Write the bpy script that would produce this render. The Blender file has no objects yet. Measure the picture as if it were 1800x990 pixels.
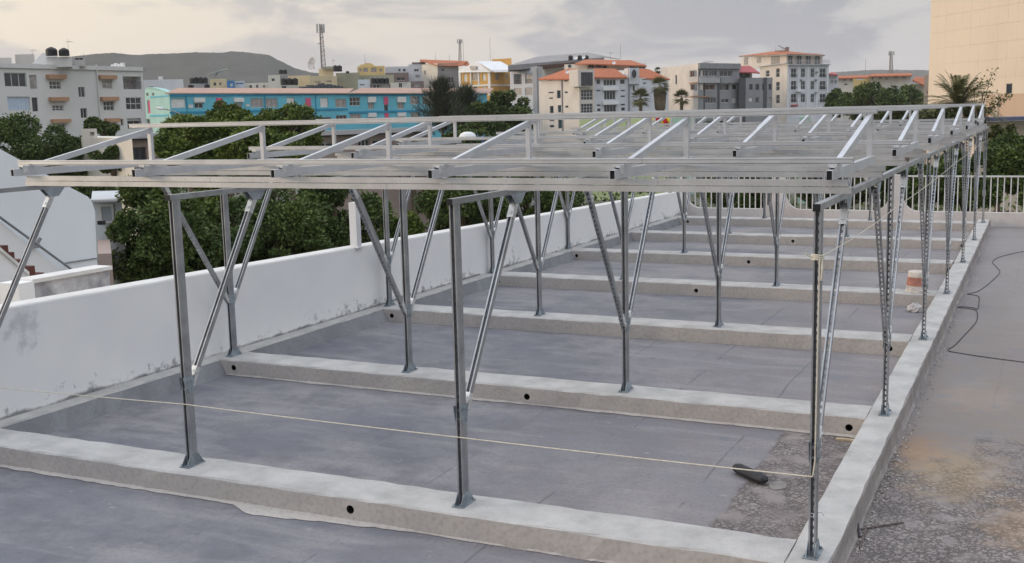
import bpy, math, random
from mathutils import Vector, Matrix
R = math.radians
random.seed(7)
sc = bpy.context.scene
C = sc.collection

# ------------------------------------------------------------------ camera
CAM = Vector((1.165, -6.576, 2.7))
RT = Vector((0.90406315, 0.42672369, -0.02401488))
UP = Vector((-0.04348084, 0.14772526, 0.9880722))
FW = Vector((-0.42518142, 0.89223547, -0.15210727))
FPX = 1970.0
cd = bpy.data.cameras.new('camera'); cam = bpy.data.objects.new('camera', cd); C.objects.link(cam)
cd.sensor_width = 36; cd.lens = 36 * FPX / 1800; cd.clip_end = 9000; cd.clip_start = 0.05
cam.matrix_world = Matrix(((RT.x, UP.x, -FW.x, CAM.x), (RT.y, UP.y, -FW.y, CAM.y), (RT.z, UP.z, -FW.z, CAM.z), (0, 0, 0, 1)))
sc.camera = cam
sc.render.resolution_x, sc.render.resolution_y = 1024, 563
sc.render.engine = 'CYCLES'
sc.view_settings.view_transform = 'Standard'; sc.view_settings.look = 'None'
sc.view_settings.exposure = .74; sc.view_settings.gamma = 1

# ------------------------------------------------------------------ sky and sun
SUN_AZ = Vector((-1.0, -0.42, 0)).normalized()     # towards the sun, low on the left
SUN_EL = R(11)
w = bpy.data.worlds.new('World'); sc.world = w; w.use_nodes = True
nt = w.node_tree; nt.nodes.clear()
def nn(nt, t, **kw):
    n = nt.nodes.new(t)
    for k, v in kw.items(): setattr(n, k, v)
    return n
sky = nn(nt, 'ShaderNodeTexSky', sky_type='NISHITA', sun_disc=False)
sky.sun_elevation = SUN_EL; sky.sun_rotation = math.atan2(SUN_AZ.x, SUN_AZ.y); sky.air_density = 1.5; sky.dust_density = 3
def nmath(nt, op, a, b=None, clamp=False):
    n = nn(nt, 'ShaderNodeMath', operation=op, use_clamp=clamp)
    for i, v in enumerate((a, b)):
        if v is None: continue
        if isinstance(v, (int, float)): n.inputs[i].default_value = v
        else: nt.links.new(v, n.inputs[i])
    return n.outputs[0]
def nmap(nt, v, a, b, c=0.0, d=1.0, smooth=False):
    n = nn(nt, 'ShaderNodeMapRange', clamp=True)
    if smooth: n.interpolation_type = 'SMOOTHSTEP'
    nt.links.new(v, n.inputs[0])
    for i, q in enumerate((a, b, c, d)): n.inputs[i + 1].default_value = q
    return n.outputs[0]
def nmix(nt, f, a, b, blend='MIX'):
    n = nn(nt, 'ShaderNodeMix', data_type='RGBA', blend_type=blend)
    for sk, v in ((n.inputs[0], f), (n.inputs[6], a), (n.inputs[7], b)):
        if isinstance(v, (int, float)): sk.default_value = v
        elif isinstance(v, (tuple, list)): sk.default_value = (*v[:3], 1)
        else: nt.links.new(v, sk)
    return n.outputs[2]
tc = nn(nt, 'ShaderNodeTexCoord'); sep = nn(nt, 'ShaderNodeSeparateXYZ'); nt.links.new(tc.outputs['Generated'], sep.inputs[0])
mp = nn(nt, 'ShaderNodeMapping'); nt.links.new(tc.outputs['Generated'], mp.inputs[0]); mp.inputs['Scale'].default_value = (1.0, 1.0, 3.4); mp.inputs['Location'].default_value = (4.2, 1.1, 2.2)
n1 = nn(nt, 'ShaderNodeTexNoise'); nt.links.new(mp.outputs[0], n1.inputs['Vector']); n1.inputs['Scale'].default_value = 6.0; n1.inputs['Detail'].default_value = 8; n1.inputs['Roughness'].default_value = .56; n1.inputs['Distortion'].default_value = .4
mp2 = nn(nt, 'ShaderNodeMapping'); nt.links.new(tc.outputs['Generated'], mp2.inputs[0]); mp2.inputs['Scale'].default_value = (1.0, 1.0, 2.2); mp2.inputs['Location'].default_value = (3.1, 1.7, .4)
n2 = nn(nt, 'ShaderNodeTexNoise'); nt.links.new(mp2.outputs[0], n2.inputs['Vector']); n2.inputs['Scale'].default_value = 1.7; n2.inputs['Detail'].default_value = 4
side = nmap(nt, sep.outputs[0], -0.9, -0.22)                     # 0 at the sun side, 1 away from it
cloud = nmap(nt, n1.outputs[0], .45, .60, smooth=True)
big = nmap(nt, n2.outputs[0], .40, .62, smooth=True)
lit = nmix(nt, side, (.66, .57, .45), (.42, .41, .405))
dark = nmix(nt, side, (.40, .38, .375), (.255, .262, .295))
hi = nmap(nt, sep.outputs[2], .0, .30)
cmix = nmath(nt, 'MULTIPLY', nmath(nt, 'ADD', nmath(nt, 'MULTIPLY', cloud, .85), nmath(nt, 'MULTIPLY', side, .22)), nmap(nt, sep.outputs[2], .004, .04), clamp=True)
cmix = nmath(nt, 'MULTIPLY', cmix, nmap(nt, side, .1, .8, .8, 1.0))
ccol = nmix(nt, cmix, lit, dark)
ncs = nn(nt, 'ShaderNodeVectorMath', operation='SCALE'); nt.links.new(sky.outputs[0], ncs.inputs[0]); ncs.inputs['Scale'].default_value = 0.1
zen = nmap(nt, sep.outputs[2], .22, .95, 0, 1, True)             # overcast sky brightens and cools towards the zenith
ccol = nmix(nt, zen, ccol, (1.02, 1.08, 1.19))
col = nmix(nt, .92, ncs.outputs[0], ccol)
bg = nn(nt, 'ShaderNodeBackground'); nt.links.new(col, bg.inputs[0]); bg.inputs[1].default_value = 1.0
wo = nn(nt, 'ShaderNodeOutputWorld'); nt.links.new(bg.outputs[0], wo.inputs[0])
sd = bpy.data.lights.new('sun', 'SUN'); so = bpy.data.objects.new('sun', sd); C.objects.link(so)
sd.energy = 1.0; sd.angle = R(14); sd.color = (1.0, .80, .60)
dirv = (SUN_AZ * math.cos(SUN_EL) + Vector((0, 0, math.sin(SUN_EL))))
so.rotation_euler = dirv.to_track_quat('Z', 'Y').to_euler(); so.location = (-30, -10, 30)

# ------------------------------------------------------------------ survey helpers (from the surveyed photograph to real positions)
def ray(px, py): return FW + RT * ((px - 900) / FPX) - UP * ((py - 495) / FPX)
def onz(px, py, z): d = ray(px, py); return CAM + d * ((z - CAM.z) / d.z)
def ony(px, py, y): d = ray(px, py); return CAM + d * ((y - CAM.y) / d.y)
def onx(px, py, x): d = ray(px, py); return CAM + d * ((x - CAM.x) / d.x)
def at(px, py, D): return CAM + ray(px, py) * D

# ------------------------------------------------------------------ mesh helpers
class MB:
    def __init__(s): s.v = []; s.f = []; s.m = []
    def quad(s, *ps, mi=0):
        b = len(s.v); s.v += [tuple(p) for p in ps]; s.f.append(tuple(range(b, b + len(ps)))); s.m.append(mi)
    def box(s, x0, x1, y0, y1, z0, z1, mi=0, M=None, top=None):
        b = len(s.v)
        pts = [(x0, y0, z0), (x1, y0, z0), (x1, y1, z0), (x0, y1, z0), (x0, y0, z1), (x1, y0, z1), (x1, y1, z1), (x0, y1, z1)]
        if M is not None: pts = [tuple(M @ Vector(p)) for p in pts]
        s.v += pts
        for i, f in enumerate(((0, 3, 2, 1), (4, 5, 6, 7), (0, 1, 5, 4), (1, 2, 6, 5), (2, 3, 7, 6), (3, 0, 4, 7))):
            s.f.append(tuple(b + q for q in f)); s.m.append(top if (top is not None and i == 1) else mi)
        return s
    def prism(s, poly, a, b, mi=0, axis='x', M=None):
        # poly of 2-D points extruded between a and b on an axis
        n = len(poly); o = len(s.v)
        for k in (a, b):
            for (p, q) in poly:
                t = {'x': (k, p, q), 'y': (p, k, q), 'z': (p, q, k)}[axis]
                s.v.append(tuple(M @ Vector(t)) if M is not None else t)
        s.f.append(tuple(o + i for i in range(n))[::-1]); s.m.append(mi)
        s.f.append(tuple(o + n + i for i in range(n))); s.m.append(mi)
        for i in range(n):
            j = (i + 1) % n; s.f.append((o + i, o + j, o + n + j, o + n + i)); s.m.append(mi)
        return s
    def tube(s, pts, rad, n=6, mi=0, cap=True):
        pts = [Vector(p) for p in pts]; o = len(s.v)
        if not isinstance(rad, (list, tuple)): rad = [rad] * len(pts)
        for i, p in enumerate(pts):
            t = (pts[min(i + 1, len(pts) - 1)] - pts[max(i - 1, 0)]).normalized()
            a = t.cross(Vector((0, 0, 1)) if abs(t.z) < .95 else Vector((1, 0, 0))).normalized(); c = t.cross(a)
            for k in range(n):
                an = 2 * math.pi * k / n; s.v.append(tuple(p + (a * math.cos(an) + c * math.sin(an)) * rad[i]))
        for i in range(len(pts) - 1):
            for k in range(n):
                k2 = (k + 1) % n; s.f.append((o + i * n + k, o + i * n + k2, o + (i + 1) * n + k2, o + (i + 1) * n + k)); s.m.append(mi)
        if cap:
            s.f.append(tuple(o + k for k in range(n))[::-1]); s.m.append(mi)
            e = o + (len(pts) - 1) * n; s.f.append(tuple(e + k for k in range(n))); s.m.append(mi)
        return s
    def lathe(s, prof, c=(0, 0, 0), n=16, mi=0):
        o = len(s.v)
        for (r_, z) in prof:
            for k in range(n):
                an = 2 * math.pi * k / n; s.v.append((c[0] + r_ * math.cos(an), c[1] + r_ * math.sin(an), c[2] + z))
        for i in range(len(prof) - 1):
            for k in range(n):
                k2 = (k + 1) % n; s.f.append((o + i * n + k, o + i * n + k2, o + (i + 1) * n + k2, o + (i + 1) * n + k)); s.m.append(mi)
        return s
    def mesh(s, name, mats):
        me = bpy.data.meshes.new(name); me.from_pydata(s.v, [], s.f)
        for m in (mats if isinstance(mats, (list, tuple)) else [mats]): me.materials.append(m)
        me.polygons.foreach_set('material_index', s.m); me.update(); return me
    def build(s, name, mats, parent=None, loc=None, smooth=False):
        me = s.mesh(name, mats)
        if smooth: me.polygons.foreach_set('use_smooth', [True] * len(me.polygons))
        return put(name, me, parent, loc)
def put(name, me, parent=None, loc=None, M=None):
    o = bpy.data.objects.new(name, me); C.objects.link(o)
    if parent is not None: o.parent = parent
    if loc is not None: o.location = loc
    if M is not None: o.matrix_local = M
    return o
def tag(o, label=None, cat=None, group=None, kind=None):
    if label: o['label'] = label
    if cat: o['category'] = cat
    if group: o['group'] = group
    if kind: o['kind'] = kind
    return o
def thing(name, label, cat, loc=(0, 0, 0), group=None):
    o = bpy.data.objects.new(name, None); C.objects.link(o); o.location = loc; o.empty_display_size = .2
    return tag(o, label, cat, group)

# ------------------------------------------------------------------ materials
def mat(name, col, rough=.8, metal=0., var=.12, scale=3., col2=None, bump=0., bscale=40., fine=.0, spec=.3):
    m = bpy.data.materials.new(name); m.use_nodes = True; t = m.node_tree; b = t.nodes['Principled BSDF']
    g = nn(t, 'ShaderNodeNewGeometry')
    n = nn(t, 'ShaderNodeTexNoise'); t.links.new(g.outputs['Position'], n.inputs['Vector']); n.inputs['Scale'].default_value = scale; n.inputs['Detail'].default_value = 6; n.inputs['Roughness'].default_value = .6
    c2 = col2 or tuple(c * (1 - 2.2 * var) for c in col)
    f = nmap(t, n.outputs[0], .38, .66)
    out = nmix(t, f, col, c2)
    if fine:
        n3 = nn(t, 'ShaderNodeTexNoise'); t.links.new(g.outputs['Position'], n3.inputs['Vector']); n3.inputs['Scale'].default_value = scale * 18; n3.inputs['Detail'].default_value = 3
        out = nmix(t, nmap(t, n3.outputs[0], .45, .7, 0, fine), out, tuple(c * .45 for c in col))
    t.links.new(out, b.inputs['Base Color'])
    b.inputs['Roughness'].default_value = rough; b.inputs['Metallic'].default_value = metal; b.inputs['Specular IOR Level'].default_value = spec
    if bump:
        n4 = nn(t, 'ShaderNodeTexNoise'); t.links.new(g.outputs['Position'], n4.inputs['Vector']); n4.inputs['Scale'].default_value = bscale; n4.inputs['Detail'].default_value = 5
        bp = nn(t, 'ShaderNodeBump'); bp.inputs['Strength'].default_value = bump; bp.inputs['Distance'].default_value = .01
        t.links.new(n4.outputs[0], bp.inputs['Height']); t.links.new(bp.outputs[0], b.inputs['Normal'])
    return m
M = {}
M['galv'] = mat('galvanized steel', (.42, .435, .455), .42, .8, .14, 5, bump=.08, bscale=60, fine=.15)
M['galvr'] = mat('galvanized rail', (.585, .59, .595), .44, .72, .10, 2.5, bump=.05, fine=.12)
M['alu'] = mat('mill aluminium', (.62, .64, .67), .44, .75, .07, 3, fine=.06)
M['zinc'] = mat('bright zinc fitting', (.72, .73, .73), .35, .7, .08, 10)
M['plate'] = mat('dull steel plate', (.36, .41, .45), .55, .6, .2, 8)
M['black'] = mat('flat black', (.015, .015, .017), .5, 0, .1, 5)
M['hole'] = mat('dark pipe inside', (.02, .018, .016), .9, 0, .1, 5)
M['rope'] = mat('cream rope', (.62, .58, .48), .9, 0, .1, 30)
M['beamtop'] = mat('screeded concrete', (.475, .465, .45), .85, 0, .12, 3.2, bump=.25, bscale=25, fine=.18)
M['beamside'] = mat('bare rendered concrete', (.47, .435, .405), .9, 0, .10, 1.6, col2=(.41, .385, .37), bump=.5, bscale=14, fine=.3)
M['stair'] = mat('dark red tile', (.13, .045, .035), .5, 0, .15, 4)
M['white'] = mat('white paint', (.74, .75, .76), .75, 0, .05, .6)
M['whited'] = mat('weathered white paint', (.66, .66, .66), .85, 0, .16, 3, col2=(.36, .36, .38), fine=.25, bump=.3, bscale=12)
M['glass'] = mat('window glass', (.035, .042, .05), .12, 0, .3, .5, spec=.6)
M['curtain'] = mat('drawn curtain behind glass', (.36, .33, .31), .4, 0, .2, 2, col2=(.20, .18, .18), spec=.5)
M['framew'] = mat('pale window frame', (.55, .55, .54), .6)
M['framed'] = mat('dark window frame', (.08, .08, .09), .6)
M['shutter'] = mat('white shutter', (.72, .72, .70), .7)
M['tank'] = mat('black water tank', (.022, .022, .024), .55, 0, .2, 2)
M['terra'] = mat('orange clay tiles', (.44, .145, .065), .85, 0, .18, 1.2, col2=(.32, .11, .055), fine=.25)
M['terrap'] = mat('faded clay tiles', (.48, .30, .22), .9, 0, .15, .6, col2=(.38, .27, .23), fine=.2)
M['redroof'] = mat('red painted roof', (.42, .09, .09), .7, 0, .15, 1)
M['greyroof'] = mat('grey sheet roof', (.27, .26, .26), .7, 0, .12, .3)
M['antenna'] = mat('painted lattice steel', (.30, .27, .27), .6, .2, .1, 1)
M['trunk'] = mat('bark', (.16, .12, .09), .95, 0, .2, 5, bump=.5)

def floor_mat():
    m = bpy.data.materials.new('deck coating'); m.use_nodes = True; t = m.node_tree; b = t.nodes['Principled BSDF']
    g = nn(t, 'ShaderNodeNewGeometry'); P = g.outputs['Position']; sp = nn(t, 'ShaderNodeSeparateXYZ'); t.links.new(P, sp.inputs[0]); X, Y = sp.outputs[0], sp.outputs[1]
    def noise(s, d=5, rg=.55, vec=P, dist=0.):
        n = nn(t, 'ShaderNodeTexNoise'); t.links.new(vec, n.inputs['Vector']); n.inputs['Scale'].default_value = s; n.inputs['Detail'].default_value = d; n.inputs['Roughness'].default_value = rg; n.inputs['Distortion'].default_value = dist; return n.outputs[0]
    mpp = nn(t, 'ShaderNodeMapping'); t.links.new(P, mpp.inputs[0]); mpp.inputs['Scale'].default_value = (.6, 2.6, 1); mpp.inputs['Rotation'].default_value = (0, 0, R(8))
    nA, nB, nC, nD = noise(.55, 5), noise(2.6, 6, .65), noise(28, 4, .7), noise(1.6, 5, .6, mpp.outputs[0], .3)
    c = nmix(t, nmap(t, nA, .36, .64), (.145, .150, .175), (.240, .229, .236))
    c = nmix(t, nmap(t, nB, .44, .62, 0, .7), c, (.125, .126, .145))
    c = nmix(t, nmap(t, nD, .50, .70, 0, .55), c, (.300, .288, .288))
    # warmer dusty coating towards the walkway and the far bays
    dust = nmath(t, 'MULTIPLY', nmap(t, X, -3.5, -.3), nmap(t, nB, .35, .6, .25, .9))
    c = nmix(t, nmath(t, 'MULTIPLY', dust, .6), c, (.30, .265, .25))
    c = nmix(t, nmath(t, 'MULTIPLY', nmap(t, Y, 5, 14), nmap(t, nA, .40, .6, .1, .7)), c, (.29, .275, .27))
    c = nmix(t, nmap(t, nC, .50, .72, 0, .5), c, (.11, .11, .125))
    drip = noise(7.5, 7, .72)
    c = nmix(t, nmap(t, drip, .63, .70, 0, .5), c, (.36, .345, .33))
    c = nmix(t, nmap(t, drip, .37, .30, 0, .5), c, (.10, .10, .115))
    spk = noise(55, 2, .5)
    c = nmix(t, nmap(t, spk, .70, .76, 0, .7), c, (.07, .07, .075))
    walk = nmath(t, 'MULTIPLY', nmap(t, X, .12, .2), nmap(t, nB, .34, .6, .45, 1.0))
    c = nmix(t, nmath(t, 'MULTIPLY', walk, nmap(t, Y, 12, 3, .4, .95)), c, (.215, .185, .163))
    # lap seams of the coating running down the deck
    wob = nmath(t, 'MULTIPLY', nmath(t, 'SUBTRACT', noise(1.1, 3), .5), .10)
    xs = nmath(t, 'MODULO', nmath(t, 'ADD', nmath(t, 'ADD', X, wob), 20.23), .98)
    seam = nmap(t, nmath(t, 'ABSOLUTE', nmath(t, 'SUBTRACT', xs, .49)), .004, .014, 1, 0)
    seam = nmath(t, 'MULTIPLY', nmath(t, 'MULTIPLY', seam, nmap(t, noise(1.7, 4), .44, .52)), nmath(t, 'MULTIPLY', nmap(t, X, -3.9, -2.4, .2, 1), nmap(t, X, .2, .3, 1, .3)))
    c = nmix(t, nmath(t, 'MULTIPLY', seam, .55), c, (.08, .08, .09))
    # crazed gritty old coating: corner of the first bay and the near walkway
    wx = nmath(t, 'MULTIPLY', nmath(t, 'SUBTRACT', noise(3.5, 4), .5), .12)
    in1 = nmath(t, 'MULTIPLY', nmap(t, nmath(t, 'ADD', X, wx), -.83, -.79), nmap(t, X, .15, .12))
    in1 = nmath(t, 'MULTIPLY', in1, nmath(t, 'MULTIPLY', nmap(t, Y, 3.2, 3.1), nmap(t, Y, -.6, -.5)))
    in2 = nmath(t, 'MULTIPLY', nmap(t, X, .1, .14), nmap(t, nmath(t, 'ADD', Y, nmath(t, 'MULTIPLY', nmath(t, 'SUBTRACT', noise(2.2, 4), .5), 1.4)), 2.75, 2.55))
    in3 = nmath(t, 'MULTIPLY', nmap(t, X, .70, .78), nmap(t, Y, 3.6, 3.4))
    rough = nmath(t, 'MAXIMUM', nmath(t, 'MAXIMUM', in1, in2), nmath(t, 'MULTIPLY', in3, .7), clamp=True)
    vo = nn(t, 'ShaderNodeTexVoronoi', feature='DISTANCE_TO_EDGE'); t.links.new(P, vo.inputs['Vector']); vo.inputs['Scale'].default_value = 21
    vn = nn(t, 'ShaderNodeVectorMath', operation='ADD'); nz = nn(t, 'ShaderNodeTexNoise'); t.links.new(P, nz.inputs['Vector']); nz.inputs['Scale'].default_value = 30; nz.inputs['Detail'].default_value = 3
    sc_ = nn(t, 'ShaderNodeVectorMath', operation='SCALE'); t.links.new(nz.outputs['Color'], sc_.inputs[0]); sc_.inputs['Scale'].default_value = .075
    t.links.new(P, vn.inputs[0]); t.links.new(sc_.outputs[0], vn.inputs[1]); t.links.new(vn.outputs[0], vo.inputs['Vector'])
    crack = nmap(t, vo.outputs['Distance'], .0, .17, 1, 0)
    crack = nmath(t, 'MULTIPLY', crack, nmap(t, noise(4, 3), .34, .52))
    rc = nmix(t, nmap(t, nB, .4, .65), (.205, .180, .175), (.290, .258, .245))
    rc = nmix(t, nmath(t, 'MULTIPLY', crack, .7), rc, (.055, .048, .046))
    c = nmix(t, rough, c, rc)
    # rust and ochre stains on the walkway
    for (sx, sy, r0, k, cc) in ((.30, 2.95, .34, .45, (.33, .18, .09)), (.62, 2.45, .55, .5, (.36, .26, .15)), (1.12, 1.4, .35, .4, (.36, .24, .13)), (.66, 4.9, .45, .35, (.33, .25, .19))):
        dx = nmath(t, 'POWER', nmath(t, 'ABSOLUTE', nmath(t, 'SUBTRACT', X, sx)), 2.0); dy = nmath(t, 'POWER', nmath(t, 'MULTIPLY', nmath(t, 'ABSOLUTE', nmath(t, 'SUBTRACT', Y, sy)), .55), 2.0)
        dd = nmath(t, 'ADD', nmath(t, 'SQRT', nmath(t, 'ADD', dx, dy)), nmath(t, 'MULTIPLY', nmath(t, 'SUBTRACT', noise(5, 6, .7), .5), .9))
        c = nmix(t, nmath(t, 'MULTIPLY', nmap(t, dd, r0, r0 * .2, 0, k, True), nmap(t, X, .13, .2)), c, cc)
    # darker band in the third bay
    band = nmath(t, 'MULTIPLY', nmap(t, nmath(t, 'ABSOLUTE', nmath(t, 'SUBTRACT', nmath(t, 'ADD', Y, wob), 7.35)), .10, .32, 1, 0), nmap(t, X, -3.6, -2.6))
    c = nmix(t, nmath(t, 'MULTIPLY', nmath(t, 'MULTIPLY', band, nmap(t, X, .1, -.1)), .55), c, (.10, .10, .11))
    t.links.new(c, b.inputs['Base Color']); b.inputs['Roughness'].default_value = .78; b.inputs['Specular IOR Level'].default_value = .3
    hgt = nmath(t, 'ADD', nmath(t, 'MULTIPLY', nC, .5), nmath(t, 'MULTIPLY', nmath(t, 'MULTIPLY', crack, rough), -2.6))
    bp = nn(t, 'ShaderNodeBump'); bp.inputs['Strength'].default_value = .6; bp.inputs['Distance'].default_value = .008; t.links.new(hgt, bp.inputs['Height']); t.links.new(bp.outputs[0], b.inputs['Normal'])
    return m
M['floor'] = floor_mat()
def wall_mat():
    m = bpy.data.materials.new('painted parapet render'); m.use_nodes = True; t = m.node_tree; b = t.nodes['Principled BSDF']
    g = nn(t, 'ShaderNodeNewGeometry'); P = g.outputs['Position']; sp = nn(t, 'ShaderNodeSeparateXYZ'); t.links.new(P, sp.inputs[0]); Y, Z = sp.outputs[1], sp.outputs[2]
    def noise(s, d=5, rg=.6):
        n = nn(t, 'ShaderNodeTexNoise'); t.links.new(P, n.inputs['Vector']); n.inputs['Scale'].default_value = s; n.inputs['Detail'].default_value = d; n.inputs['Roughness'].default_value = rg; return n.outputs[0]
    a, q, s_ = noise(.7), noise(9, 8, .75), noise(2.4, 5)
    c = nmix(t, nmap(t, a, .35, .65), (.82, .82, .81), (.74, .745, .755))
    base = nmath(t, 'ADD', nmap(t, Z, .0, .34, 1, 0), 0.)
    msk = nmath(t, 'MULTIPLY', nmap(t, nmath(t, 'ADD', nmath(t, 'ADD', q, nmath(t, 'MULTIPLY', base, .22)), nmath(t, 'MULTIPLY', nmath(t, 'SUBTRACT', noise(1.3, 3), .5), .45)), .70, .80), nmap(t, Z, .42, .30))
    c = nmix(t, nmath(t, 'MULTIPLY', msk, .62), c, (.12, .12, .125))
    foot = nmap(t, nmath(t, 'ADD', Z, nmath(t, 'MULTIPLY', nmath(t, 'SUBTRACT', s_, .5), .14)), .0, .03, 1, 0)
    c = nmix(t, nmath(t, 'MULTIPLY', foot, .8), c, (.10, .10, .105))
    # grey patch where the paint has worn, near the top at the near end
    dy = nmath(t, 'MULTIPLY', nmath(t, 'SUBTRACT', Y, .72), 1.2); dz = nmath(t, 'MULTIPLY', nmath(t, 'SUBTRACT', Z, .80), 1.1)
    dd = nmath(t, 'ADD', nmath(t, 'SQRT', nmath(t, 'ADD', nmath(t, 'MULTIPLY', dy, dy), nmath(t, 'MULTIPLY', dz, dz))), nmath(t, 'MULTIPLY', nmath(t, 'SUBTRACT', noise(6, 5), .5), .7))
    c = nmix(t, nmap(t, dd, .26, .08, 0, .45, True), c, (.30, .31, .34))
    t.links.new(c, b.inputs['Base Color']); b.inputs['Roughness'].default_value = .8
    bp = nn(t, 'ShaderNodeBump'); bp.inputs['Strength'].default_value = .25; bp.inputs['Distance'].default_value = .01; t.links.new(s_, bp.inputs['Height']); t.links.new(bp.outputs[0], b.inputs['Normal'])
    return m
M['wall'] = wall_mat()
def leaf_mat(name, c1, c2, c3, sc_=.8):
    m = bpy.data.materials.new(name); m.use_nodes = True; t = m.node_tree; b = t.nodes['Principled BSDF']
    g = nn(t, 'ShaderNodeNewGeometry'); n = nn(t, 'ShaderNodeTexNoise'); t.links.new(g.outputs['Position'], n.inputs['Vector']); n.inputs['Scale'].default_value = sc_; n.inputs['Detail'].default_value = 3
    c = nmix(t, nmap(t, n.outputs[0], .4, .62), c1, c2)
    c = nmix(t, nmap(t, g.outputs['Random Per Island'], .35, 1, 0, .8), c, c3)
    t.links.new(c, b.inputs['Base Color']); b.inputs['Roughness'].default_value = .6; b.inputs['Specular IOR Level'].default_value = .25
    b.inputs['Transmission Weight'].default_value = 0
    return m
M['leafb'] = leaf_mat('bright green leaves', (.085, .125, .022), (.165, .205, .038), (.040, .070, .018), 1.1)
M['leafd'] = leaf_mat('dark green leaves', (.062, .098, .026), (.118, .160, .040), (.036, .060, .018), 1.0)
M['leafy'] = leaf_mat('olive leaves', (.065, .080, .022), (.095, .105, .035), (.035, .042, .016), .3)
M['leafg'] = leaf_mat('grey green needles', (.062, .074, .050), (.088, .098, .064), (.04, .05, .034), .3)
M['leafp'] = leaf_mat('palm fronds', (.095, .105, .034), (.140, .135, .05), (.055, .058, .022), .6)

# ------------------------------------------------------------------ ground, hills
def gmat():
    return mat('ground of streets and gardens', (.16, .15, .13), .95, 0, .2, .05, col2=(.06, .08, .035))
g = MB(); g.quad((-6000, -3000, -8.0), (6000, -3000, -8.0), (6000, 8000, -8.0), (-6000, 8000, -8.0)); tag(g.build('ground', gmat()), kind='structure')
def hill(name, prof, D, depth, mt, base_px=235, rows=9, seed=1):
    rnd = random.Random(seed); mb = MB(); cols = []
    xs = []
    for (a, b_) in zip(prof[:-1], prof[1:]):
        k = max(2, int((b_[0] - a[0]) / 4))
        for i in range(k): f = i / k; xs.append((a[0] + (b_[0] - a[0]) * f, a[1] + (b_[1] - a[1]) * f + rnd.uniform(-.55, .3)))
    xs.append(prof[-1])
    n = len(xs)
    for r_ in range(rows):
        f = r_ / (rows - 1)
        for (px, py) in xs:
            p = at(px, py, D); bz_ = -8.5
            prof_h = (.72 * f + .28 * f ** 6)
            q = CAM + (p - CAM) * ((D - depth * (1 - f)) / D)
            w_ = 9 * math.sin(px * .031 + r_ * .9) + 5 * math.sin(px * .083 + r_ * 1.7); vv = (q - CAM).normalized(); mb.v.append((q.x + vv.x * w_ * (r_ > 0), q.y + vv.y * w_ * (r_ > 0), bz_ + (p.z - bz_) * prof_h))
    for i in range(n):                       # back foot of the ridge
        q = Vector(mb.v[(rows - 1) * n + i]); d = (q - CAM); mb.v.append((q.x + d.x * .25, q.y + d.y * .25, -8.5))
    for r_ in range(rows):
        for i in range(n - 1):
            mb.f.append((r_ * n + i, r_ * n + i + 1, (r_ + 1) * n + i + 1, (r_ + 1) * n + i)); mb.m.append(0)
    tag(mb.build(name, mt, smooth=True), kind='structure')
M['hillm'] = mat('scrub covered hill', (.060, .064, .052), .95, 0, .2, .03, col2=(.038, .042, .034))
hill('hill', [(-400, 150), (-60, 128), (60, 108), (110, 103), (145, 98), (165, 95), (200, 93), (240, 96), (300, 94.5), (345, 93), (395, 92), (405, 90), (440, 92), (462, 95), (474, 97), (487, 105), (505, 114), (520, 121), (545, 127), (600, 136), (700, 150), (820, 175)], 1500, 420, M['hillm'], seed=3)
hill('distant_hill', [(1250, 150), (1400, 134), (1470, 127), (1530, 123.5), (1600, 123), (1650, 124), (1800, 120), (2000, 150)], 2600, 500, M['hillm'], seed=4)

# ------------------------------------------------------------------ roof deck of this building
FZ = -.18
mb = MB(); mb.box(-7.66, 6.0, -12, 21.1, -8.0, FZ, mi=1, top=0); tag(mb.build('roof_deck', [M['floor'], M['whited']]), kind='structure')
ROWS = [0, 3.353, 6.74, 10.03, 13.34, 16.58, 19.9]
COLS = [-7.1, -4.787, -2.38, 0.0]

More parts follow.
